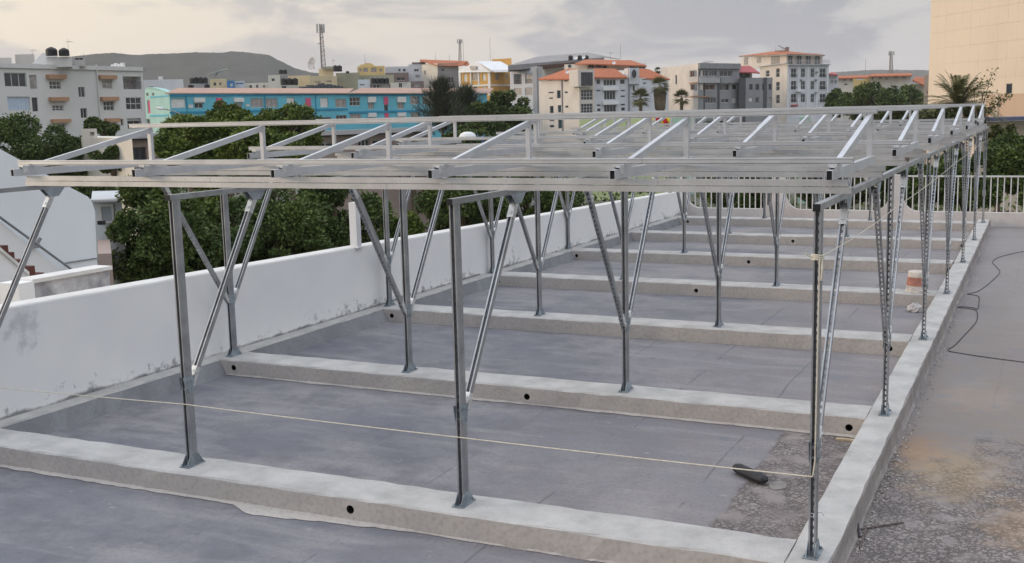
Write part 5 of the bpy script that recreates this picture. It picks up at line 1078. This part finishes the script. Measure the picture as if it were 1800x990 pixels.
for (x, y, lb) in ((1157, 206, 'left'), (1171, 212, 'right')):
    p = at(x, y, 124); r_ = 11 * 124 / FPX; root = thing('round_balloon', 'yellow and red striped ball on the lime building, %s one' % lb, 'balloon', tuple(p))
    for k in range(8):
        mb = MB(); a0, a1 = 2 * math.pi * k / 8, 2 * math.pi * (k + 1) / 8; N_ = 6
        for i in range(N_):
            t0, t1 = math.pi * i / N_, math.pi * (i + 1) / N_; s_ = lambda t_, a: (r_ * math.sin(t_) * math.cos(a), r_ * math.sin(t_) * math.sin(a), r_ * math.cos(t_) * 1.05)
            for j in range(3): b0, b1 = a0 + (a1 - a0) * j / 3, a0 + (a1 - a0) * (j + 1) / 3; mb.quad(s_(t0, b0), s_(t1, b0), s_(t1, b1), s_(t0, b1))
        mb.build('gore', M['red paint' if k % 2 else 'yellow paint'], root, smooth=True)
    root.rotation_euler = (R(10), R(-20), R(30))
cmat('brown forecourt', (.28, .25, .24)); boxroom('grey_shed', 'grey shed under the top rail in front of the corner flats', 'shed', 1222, 1300, 207, None, 140, 'mid grey render', 6, [(1240, 212, 1290, 222, 'glass')]); boxroom('white_shed', 'low white walled yard with dark openings right of the grey shed', 'shed', 1420, 1560, 214, None, 120, 'warm white render', 6, [(1440, 217, 1470, 224, 'glass'), (1490, 217, 1520, 224, 'glass')])
boxroom('green_container', 'green hut glimpsed through the sloping members', 'hut', 1405, 1425, 205, None, 118, 'mint hoarding', 3); M['mint hoarding']
boxroom('grey_annexe', 'grey house front with dark window slits below the white flats', 'house', 905, 950, 214, None, 120, 'light grey render', 5, [(934, 217, 938, 228, 'glass'), (942, 216, 947, 230, 'glass')])
# covered boat hull and blue parasol beyond the wall
p = at(822, 240, 80); mb = MB(); mb.lathe([(0, .34), (.25, .32), (.5, .2), (.62, .02), (.62, -.1)], n=14); q = tag(mb.build('white_canopy', M['white'], loc=tuple(p)), 'white domed canopy beyond the wall, seen between sloping members', 'canopy')
p = at(848, 252, 75); mb = MB()
for k in range(7): a = 2 * math.pi * k / 7; mb.quad((0, 0, .5), (.35 * math.cos(a - .3), .35 * math.sin(a - .3), .2), ((.55) * math.cos(a), (.55) * math.sin(a), .65), (.35 * math.cos(a + .3), .35 * math.sin(a + .3), .2))
mb.tube([(0, 0, -1), (0, 0, .5)], .06, 5); cmat('blue cloth', (.10, .22, .42)); tag(mb.build('blue_parasol', M['blue cloth'], loc=tuple(p)), 'blue star shaped parasol beyond the wall', 'parasol')
# street lamp
a_, b_ = at(283, 191, 100), at(334, 208, 100); root = thing('street_lamp', 'curved street lamp arm in front of the turquoise block', 'street lamp', tuple(b_)); o = Vector(root.location)
mb = MB(); mb.tube([Vector((0, 0, GZ - b_.z)), Vector((0, 0, 0)), (at(318, 201, 100) - o), (at(300, 194, 100) - o), (a_ - o)], [.1, .08, .06, .05, .05], 6); mb.build('pole', M['antenna'], root)
mb = MB(); d = (a_ - at(300, 194, 100)); mb.tube([a_ - o - d * .2, a_ - o + d * .1, a_ - o + d * .45], [.08, .16, .08], 6); mb.build('lamp_head', M['white'], root)

# ------------------------------------------------------------------ neighbouring white house on the left
nb = thing('neighbour_house', 'big white house with a sloping gable wall close beyond the left parapet', 'house', (-14, 0, GZ)); o = Vector(nb.location)
XN = -14.0; w_pts = [onx(x, y, XN) for x, y in ((-140, 195), (0, 262), (130, 333), (155, 346), (162, 356), (167, 372), (178, 640), (-140, 640))]
mb = MB(); P1 = [p - o for p in w_pts]; P2 = [p - o + Vector((-7, 0, 0)) for p in w_pts]; n = len(P1)
mb.v = [tuple(p) for p in P1 + P2]; mb.f = [tuple(range(n)), tuple(range(2 * n - 1, n - 1, -1))] + [(i, i + n, (i + 1) % n + n, (i + 1) % n) for i in range(n)]; mb.m = [0] * len(mb.f)
mb.build('gable_wall', M['nbw'] if 'nbw' in M else cmat('house paint', (.70, .74, .78), .8, .04, .4), nb)
a_, b_ = onx(112, 463, XN + .02), onx(171, 454, XN + .02); mb = MB(); mb.tube([a_ - o, b_ - o], .012, 4); mb.build('joint_line', M['kerbside'], nb)
p = onx(174, 391, XN) - o; mb = MB(); mb.box(0, .10, p.y - .04, p.y + .06, p.z - .04, p.z + .03); mb.build('wall_lamp', M['black'], nb)
# outside stair, treads going down away from the camera
st = thing('outside_stair', 'outside stair with dark red treads against the white neighbour house', 'stair', (-12.2, 0, GZ)); o = Vector(st.location)
XS0, XS1 = -13.98, -12.3
tp = [(-38, 395), (-24, 407), (-10, 419), (14, 431), (25, 443), (45, 455.5), (61, 467), (77, 479)]
edge = [onx(x, y, XS1) for x, y in tp]
for i in range(len(edge) - 1):
    y0, y1, z = edge[i].y, edge[i + 1].y, edge[i + 1].z
    mb = MB(); mb.box(XS0 - o.x, XS1 - o.x, y0, y1, z - .18 - o.z, z - o.z - .0); mb.build('step', M['stair'], st)
mb = MB(); a_ = [onx(x, y, XS1 + .15) for x, y in ((-40, 408), (50, 484), (50, 640), (-40, 640))]; mb.prism([(p.y, p.z - o.z) for p in a_], XS1 + .02 - o.x, XS1 + .17 - o.x); mb.build('stair_side_wall', M['white'], st)
mb = MB(); a_ = [onx(x, y, XS1 + .18) for x, y in ((-40, 402), (50, 478), (50, 484.5), (-40, 408.5))]; mb.prism([(p.y, p.z - o.z) for p in a_], XS1 + .0 - o.x, XS1 + .2 - o.x); mb.build('string', M['shutter'], st)
mb = MB(); a_ = [onx(x, y, XN + .05) for x, y in ((-40, 360), (112, 483), (60, 520), (-40, 520))]; mb.prism([(p.y, p.z - o.z) for p in a_], XN + .01 - o.x, XN + .10 - o.x); mb.build('skirting', M['white'], st)
hr_ = [onx(x, y, XN + .14) for x, y in ((-40, 352), (8, 388), (133, 479))]; mb = MB(); mb.tube([p - o for p in hr_], .02, 6); mb.build('handrail', M['kerbside'], st)
mb = MB(); p = onx(62, 433, XN + .1) - o; mb.tube([p, p + Vector((0, .12, .12))], .03, 5); mb.box(p.x - .05, p.x + .05, p.y - .14, p.y + .06, p.z - .03, p.z + .03); mb.build('handrail_bracket', M['kerbside'], st)
# low stained wall
a0, a1 = onx(55, 498, -10.2), onx(192, 474, -10.2); mb = MB(); mb.box(-10.45, -10.2, a0.y, a1.y, GZ, a0.z, M=None); 
cmat('mouldy white paint', (.60, .60, .62), .9, .1, 2.6, col2=(.27, .27, .29), fine=.3)
root = thing('low_yard_wall', 'low mould stained white wall between the stair and the parapet', 'wall', (-10.3, a0.y, GZ)); mb = MB(); dz0, dz1 = a0.z - GZ, a1.z - GZ
mb.prism([(0, 0), (a1.y - a0.y, 0), (a1.y - a0.y, dz1), (0, dz0)], -.12, .10); mb.build('panel', M['mouldy white paint'], root)
mb = MB(); mb.prism([(-.02, dz0), (a1.y - a0.y + .02, dz1), (a1.y - a0.y + .02, dz1 + .05), (-.02, dz0 + .05)], -.16, .14); mb.build('coping', M['coping'], root)
mb = MB(); mb.box(-.18, .16, -.25, -.01, 0, dz0 + .03); mb.build('end_pier', M['white'], root)
mb = MB(); p = at(45, 518, 16); q = tag(MB().box(-.8, .0, -.03, .03, 0, .04).box(-.05, .0, -.03, .03, -.5, 0).build('clothes_bracket', M['kerbside'], loc=tuple(onx(40, 508, -11.4))), 'thin metal bracket by the foot of the outside stair', 'bracket')
# house with grey shutter right of the neighbour
N2 = Building('shuttered_house', 'pale house with a grey roller shutter between the neighbour house and the trees', 'house', [(160, 352, 27), (214, 354, 27)], cmat('cool paint', (.50, .53, .56)), back=4, recess=.05, base=-6); cmat('grey shutter', (.27, .30, .33)); N2.win(0, 177, 359, 202, 392, 'grey shutter', nx=1, hole=False); N2.slab(0, 160, 349, 216, 352.5, .4, 'light grey render', 'roof_edge'); N2.finish()
boxroom('yard_terrace', 'tan terrace block beside the tree below the shuttered house', 'terrace', 172, 196, 446, None, 24, 'tan fascia', 3)

# ------------------------------------------------------------------ trees
def leaves(mb, blobs, n, size, rnd, flat=.0, shell=.55):
    tot = sum(b[1] ** 2 for b in blobs)
    for (c, r_, sq) in [(b[0], b[1], b[2] if len(b) > 2 else .85) for b in blobs]:
        k = int(n * r_ * r_ / tot)
        for _ in range(k):
            d = Vector((rnd.gauss(0, 1), rnd.gauss(0, 1), rnd.gauss(0, 1))).normalized(); rr = r_ * (shell + (1 - shell) * rnd.random() ** .6) * rnd.uniform(.80, 1.22)
            p = c + Vector((d.x * rr, d.y * rr, d.z * rr * sq))
            t_ = (d + Vector((rnd.uniform(-1, 1), rnd.uniform(-1, 1), rnd.uniform(-.9, .5)))).normalized(); a = t_.cross(Vector((rnd.uniform(-1, 1), rnd.uniform(-1, 1), rnd.uniform(-1, 1)))).normalized(); s_ = size * rnd.uniform(.6, 1.35)
            b0 = len(mb.v); q = t_.cross(a) * s_ * .08
            mb.v += [tuple(p), tuple(p + t_ * s_ * .5 + a * s_ * .32 + q), tuple(p + t_ * s_), tuple(p + t_ * s_ * .5 - a * s_ * .32 + q)]; mb.f.append((b0, b0 + 1, b0 + 2, b0 + 3)); mb.m.append(0)
def tree(label, px, pytop, pybot, wpx, D, n, leaf, size, seed, cat='tree', nb_=14, base=None, group=None, spread=.45, name='tree', depth=None, dz=0.):
    rnd = random.Random(seed); t_ = at(px, pytop, D); b_ = at(px, pybot, D); W_ = wpx * D / FPX / 2; Hh = (t_.z - b_.z) / 2; cen = Vector((t_.x, t_.y, (t_.z + b_.z) / 2)); gz = GZ if base is None else base
    root = thing(name, label, cat, (cen.x, cen.y, gz), group); o = Vector(root.location); blobs = []; Dp = depth or W_ * .8
    nb_ = int(nb_ * 1.9); spread *= .74
    for k in range(nb_):
        while True:
            v = Vector((rnd.uniform(-1, 1), rnd.uniform(-1, 1), rnd.uniform(-1, 1)))
            if v.length < 1: break
        v = v.normalized() * (v.length ** .45) * .9
        r_ = min(W_, Hh * 1.3) * rnd.uniform(.12, spread); c = Vector((v.x * (W_ - r_ * .4), v.y * Dp, v.z * (Hh - r_ * .3))); blobs.append((c + cen - o, r_))
    mb = MB(); leaves(mb, blobs, n, size, rnd); mb.build('crown', M[leaf], root)
    mb = MB(); zc = cen.z - o.z; tr = max(.12, W_ * .09); mid = zc - Hh * .6
    mb.tube([(0, 0, 0), (rnd.uniform(-.2, .2), 0, mid * .5), (rnd.uniform(-.3, .3), .1, mid)], [tr * 1.3, tr, tr * .8], 7)
    for k in range(min(9, nb_)): c = blobs[k][0]; mb.tube([(0, .05, mid * .92), (c.x * .4, c.y * .4, mid + (c.z - mid) * .55), tuple(c)], [tr * .6, tr * .35, tr * .1], 5)
    mb.build('trunk', M['trunk'], root); return root
# big bright trees beyond the parapet
tree('bright green leafy tree behind the upper left of the frame', 385, 196, 330, 250, 34, 34000, 'leafb', .115, 1, nb_=26, spread=.42)
tree('dense dark green tree filling the gap left of the first post', 272, 300, 570, 200, 27, 52000, 'leafd', .10, 2, nb_=34, spread=.42)
tree('broad dark tree between the first and second front posts', 455, 318, 560, 270, 30, 56000, 'leafd', .105, 3, nb_=36, spread=.4)
tree('mid green bushy tree low behind the white pole', 590, 300, 480, 190, 33, 28000, 'leafd', .115, 4, nb_=20)
tree('leafy tree filling the middle between the two dark trees', 370, 330, 560, 170, 32, 32000, 'leafb', .11, 40, nb_=24)
tree('low dark tree close behind the parapet under the rail', 540, 350, 520, 150, 36, 19800, 'leafd', 0.105, 41, nb_=18)
tree('bright green bush at the foot of the pale gap beyond the pole', 700, 372, 430, 90, 38, 11000, 'leafb', 0.099, 5, nb_=12)
tree('dark spreading tree right of the pale gap under the front rail', 810, 300, 420, 170, 40, 19800, 'leafd', 0.124, 6, nb_=20)
tree('dark tree under the rail towards the middle of the wall', 940, 300, 400, 160, 44, 17600, 'leafd', 0.124, 7, nb_=18)
tree('lighter green tree whose top shows over the turquoise block at left', 330, 200, 300, 120, 50, 15400, 'leafb', 0.136, 8, nb_=16)
tree('bright leafy tree top against the turquoise wall', 400, 174, 260, 90, 52, 11000, 'leafb', 0.149, 9, nb_=14)
tree('rounded green tree top in front of the turquoise block middle', 505, 182, 270, 150, 55, 17600, 'leafb', 0.149, 10, nb_=18)
tree('dark green tree low under the tan villa', 470, 230, 320, 150, 42, 17600, 'leafb', 0.124, 11, nb_=16)
tree('dark tree mass at the far left edge below the apartment block', 20, 205, 330, 170, 60, 24200, 'leafd', 0.161, 12, nb_=22)
tree('dark green tree left of the chimney turret', 110, 222, 330, 130, 62, 17600, 'leafd', 0.174, 13, nb_=18)
tree('small spiky green tree in front of the white apartment block', 178, 204, 242, 62, 80, 7700, 'leafd', 0.186, 14, nb_=12)
tree('dark shrub below the cream low house', 195, 258, 300, 90, 58, 5720, 'leafd', 0.161, 15, nb_=10)
tree('low dark bushes under the left end of the frame', 150, 318, 420, 130, 40, 13200, 'leafd', 0.124, 16, nb_=14)
tree('dense dark round tree in front of the ochre house', 893, 155, 262, 95, 105, 17600, 'leafd', 0.260, 17, nb_=20)
tree('dark green tree between the casuarina and the round tree', 845, 172, 262, 70, 102, 11000, 'leafd', 0.248, 18, nb_=14)
tree('dark tree mass below the top rail in the middle', 860, 212, 285, 190, 84, 19800, 'leafd', 0.211, 19, nb_=20)
tree('bushes under the casuarina by the white canopy', 720, 245, 290, 110, 84, 7700, 'leafy', 0.186, 20, nb_=10)
# casuarina: feathery upright
def casuarina(label, px, pyt, pyb, wpx, D, seed):
    rnd = random.Random(seed); t_, b_ = at(px, pyt, D), at(px, pyb, D); W_ = wpx * D / FPX / 2; h = t_.z - b_.z
    root = thing('casuarina_tree', label, 'tree', (t_.x, t_.y, GZ)); z0 = b_.z - GZ; mb = MB(); tb = MB(); tb.tube([(0, 0, 0), (0, 0, z0 + h * .9)], [.3, .05], 6)
    for k in range(620):
        f = rnd.random() ** .8; a = rnd.uniform(0, 2 * math.pi); r_ = 1.15 * W_ * (1 - f ** 2 * .8) * rnd.uniform(.1, 1); z = z0 + h * f * .92; p = Vector((r_ * .25 * math.cos(a), r_ * .25 * math.sin(a), z - h * .08)); q = Vector((r_ * math.cos(a), r_ * math.sin(a), z + h * .10 * rnd.uniform(.2, 1)))
        for _ in range(16): f2 = rnd.random(); s_ = p.lerp(q, f2); d = (q - p).normalized() * .5 + Vector((rnd.uniform(-.35, .35), rnd.uniform(-.35, .35), rnd.uniform(-.2, .6))); e = s_ + d * rnd.uniform(.5, 1.2); w_ = Vector((rnd.uniform(-1, 1), rnd.uniform(-1, 1), 0)).normalized() * .028; mb.quad(s_ - w_, s_ + w_, e)
    mb.build('crown', M['leafg'], root); tb.build('trunk', M['trunk'], root)
casuarina('tall feathery grey green casuarina in front of the turquoise block', 775, 142, 232, 120, 100, 1); casuarina('second feathery casuarina, shorter and to the right', 818, 156, 235, 100, 104, 2)
# right hand trees
tree('broad rounded green tree behind the frame on the right', 1535, 145, 215, 130, 165, 19800, 'leafd', 0.341, 21, nb_=24)
tree('dark green tree right of the corner flats', 1468, 154, 205, 44, 175, 7700, 'leafd', 0.341, 22, nb_=12)
tree('green tree around the grey porch building', 1598, 146, 210, 70, 190, 9900, 'leafd', 0.372, 23, nb_=14)
tree('olive hedge under the top rail left of the palm', 1590, 180, 240, 130, 100, 15400, 'leafy', 0.223, 24, nb_=16)
tree('olive green bushes under the palm', 1680, 186, 240, 120, 80, 15400, 'leafy', 0.186, 25, nb_=16)
tree('dark leafy tree at the right edge beyond the balustrade', 1800, 232, 345, 130, 42, 24200, 'leafd', 0.124, 26, nb_=24)
tree('thin olive tree with gaps in front of the cream wall', 1762, 214, 290, 60, 44, 3960, 'leafy', 0.124, 27, nb_=14, spread=.3)
tree('dark hedge behind the balustrade near its right end', 1700, 262, 372, 130, 40, 19800, 'leafd', 0.118, 28, nb_=18)
tree('dark hedge behind the balustrade under the right rails', 1590, 285, 372, 130, 41, 15400, 'leafd', 0.118, 29, nb_=16)
tree('dark hedge behind the middle bays of the balustrade', 1460, 290, 372, 130, 42, 15400, 'leafy', 0.118, 30, nb_=16)
tree('dark hedge behind the left bay of the balustrade', 1300, 295, 372, 170, 43, 17600, 'leafd', 0.118, 31, nb_=18)
tree('shrub at the far right behind the balustrade', 1850, 300, 390, 110, 36, 13200, 'leafd', 0.112, 32, nb_=14)
# date palm
def frond(mb, base, d, L_, droop, rnd, w_=.5, n=12):
    up = Vector((0, 0, 1)); side = d.cross(up).normalized(); pts = []
    for i in range(n + 1): f = i / n; pts.append(base + d * (L_ * f) + Vector((0, 0, -droop * L_ * f * f)))
    for i in range(n):
        p, q = pts[i], pts[i + 1]; t_ = (q - p).normalized(); f = i / n; wl = w_ * math.sin(math.pi * (f * .85 + .12))
        mb.quad(p - side * .02, p + side * .02, q + side * .015, q - side * .015)
        for s_ in (-1, 1):
            for k in range(3):
                b0 = p.lerp(q, k / 3); e = b0 + side * s_ * wl * rnd.uniform(.8, 1.1) + t_ * wl * .8 + Vector((0, 0, -wl * rnd.uniform(.1, .4))); mb.quad(b0, b0 + t_ * .06, e)
def date_palm(label, px, pyc, D, Lpx, seed):
    rnd = random.Random(seed); c = at(px, pyc, D); L_ = Lpx * D / FPX; root = thing('date_palm', label, 'palm tree', (c.x, c.y, GZ)); h = c.z - GZ
    mb = MB(); mb.tube([(0, 0, 0), (.1, 0, h * .5), (0, 0, h)], [.32, .26, .30], 9); mb.build('trunk', M['trunk'], root); fm = MB()
    for k in range(86):
        a = 2 * math.pi * k * .381966; el = R(rnd.uniform(-5, 80)); d = Vector((math.cos(a) * math.cos(el), math.sin(a) * math.cos(el), math.sin(el)))
        fb = MB(); frond(fb, Vector((0, 0, h)), d, L_ * rnd.uniform(.85, 1.1), .25 + .35 * math.cos(el), rnd, L_ * .13); fb.build('frond', M['leafp'], root)
date_palm('large date palm with arching fronds in front of the beige tower', 1684, 188, 84, 96, 3)
def fan_palm(label, px, pyt, pyb, wpx, D, seed, skirt=True):
    rnd = random.Random(seed); c = at(px, pyt + wpx * .5, D); r_ = wpx * .72 * D / FPX; root = thing('fan_palm', label, 'palm tree', (c.x, c.y, GZ)); h = c.z - GZ
    mb = MB(); mb.tube([(0, 0, 0), (0, 0, h)], [.35, .3], 8)
    if skirt: mb.lathe([(r_ * .15, h - r_ * 2.2), (r_ * .42, h - r_ * 1.8), (r_ * .5, h - r_ * .5), (r_ * .2, h)], n=10); mb.v = [(v[0] * rnd.uniform(.8, 1.15), v[1] * rnd.uniform(.8, 1.15), v[2]) for v in mb.v]
    mb.build('trunk', M['deadp'], root)
    for k in range(46):
        a = 2 * math.pi * k * .381966; el = R(rnd.uniform(-45, 85)); d = Vector((math.cos(a) * math.cos(el), math.sin(a) * math.cos(el), math.sin(el))); fb = MB(); c1 = Vector((0, 0, h)) + d * r_ * .45; s_ = d.cross(Vector((0, 0, 1))).normalized(); u2 = s_.cross(d)
        for j in range(9): an = R(-70 + 17.5 * j); e = c1 + (d * math.cos(an) + s_ * math.sin(an)) * r_ * .6 * rnd.uniform(.85, 1.1) - Vector((0, 0, r_ * .12)); w_ = (s_ * math.cos(an) - d * math.sin(an)) * r_ * .06; fb.quad(c1 - w_, c1 + w_, e)
        fb.quad(Vector((0, 0, h)) - s_ * .03, Vector((0, 0, h)) + s_ * .03, c1); fb.build('frond', M['leafp'], root)
M['deadp'] = mat('dry palm skirt', (.16, .13, .085), .95, 0, .2, 2)
fan_palm('tall fan palm with a thick dry skirt before the orange roofs', 1160, 137, 200, 30, 185, 1); fan_palm('shorter fan palm left of the skirted one', 1126, 157, 200, 31, 185, 2, False); fan_palm('fan palm at the corner of the grey flats', 1198, 159, 200, 27, 190, 3, False); fan_palm('small palm top behind the right orange roof slope', 1156, 119, 140, 12, 270, 4, False)
# thin branches in front of the tower
rnd = random.Random(12); c = at(1722, 178, 60); root = thing('sparse_tree', 'sparse twiggy tree in front of the beige tower right of the palm', 'tree', (c.x, c.y, GZ)); o = Vector(root.location); tb, lb_ = MB(), MB()
tb.tube([(0, 0, 0), (0, 0, c.z - GZ - 1.2)], [.12, .06], 6); st0 = Vector((0, 0, c.z - GZ - 1.2))
for (x, y) in ((1745, 126), (1738, 150), (1752, 168), (1765, 172), (1722, 140), (1730, 160), (1775, 168), (1742, 185), (1732, 195), (1712, 160), (1758, 180)):
    e = at(x, y, 60) - o; m_ = st0.lerp(e, .5) + Vector((rnd.uniform(-.2, .2), 0, rnd.uniform(-.1, .25))); tb.tube([st0, m_, e], [.03, .02, .008], 4)
    leaves(lb_, [(e, .22), (m_.lerp(e, .6), .2), (m_, .15)], 42, .13, rnd, shell=.2)
lb_.build('crown', M['leafp'], root); tb.build('trunk', M['trunk'], root)
# rambling shrub foreground of hedge handled above; scattered low vegetation over the ground far below
rnd = random.Random(77); mb = MB(); bl_ = []
for _ in range(260):
    D = rnd.uniform(28, 230); px = rnd.uniform(-200, 2000); p = at(px, 300, D); bl_.append((Vector((p.x, p.y, GZ + rnd.uniform(.2, 1.6))), rnd.uniform(1.2, 3.6)))
leaves(mb, bl_, 42000, .5, rnd); tag(mb.build('undergrowth', M['leafd']), 'dense dark undergrowth and garden shrubs over the ground below the roofs', kind='stuff')
# ------------------------------------------------------------------ haze
hm = bpy.data.materials.new('air haze'); hm.use_nodes = True; t = hm.node_tree; t.nodes.clear(); pv = nn(t, 'ShaderNodeVolumePrincipled'); pv.inputs['Color'].default_value = (.95, .95, .97, 1); pv.inputs['Density'].default_value = HAZE; pv.inputs['Anisotropy'].default_value = 0
ou = nn(t, 'ShaderNodeOutputMaterial'); t.links.new(pv.outputs[0], ou.inputs['Volume'])
mb = MB(); mb.box(-6100, 6100, -3100, 8100, -9.2, 150); hz_ = tag(mb.build('haze', hm), 'thin even haze over the city', kind='stuff')
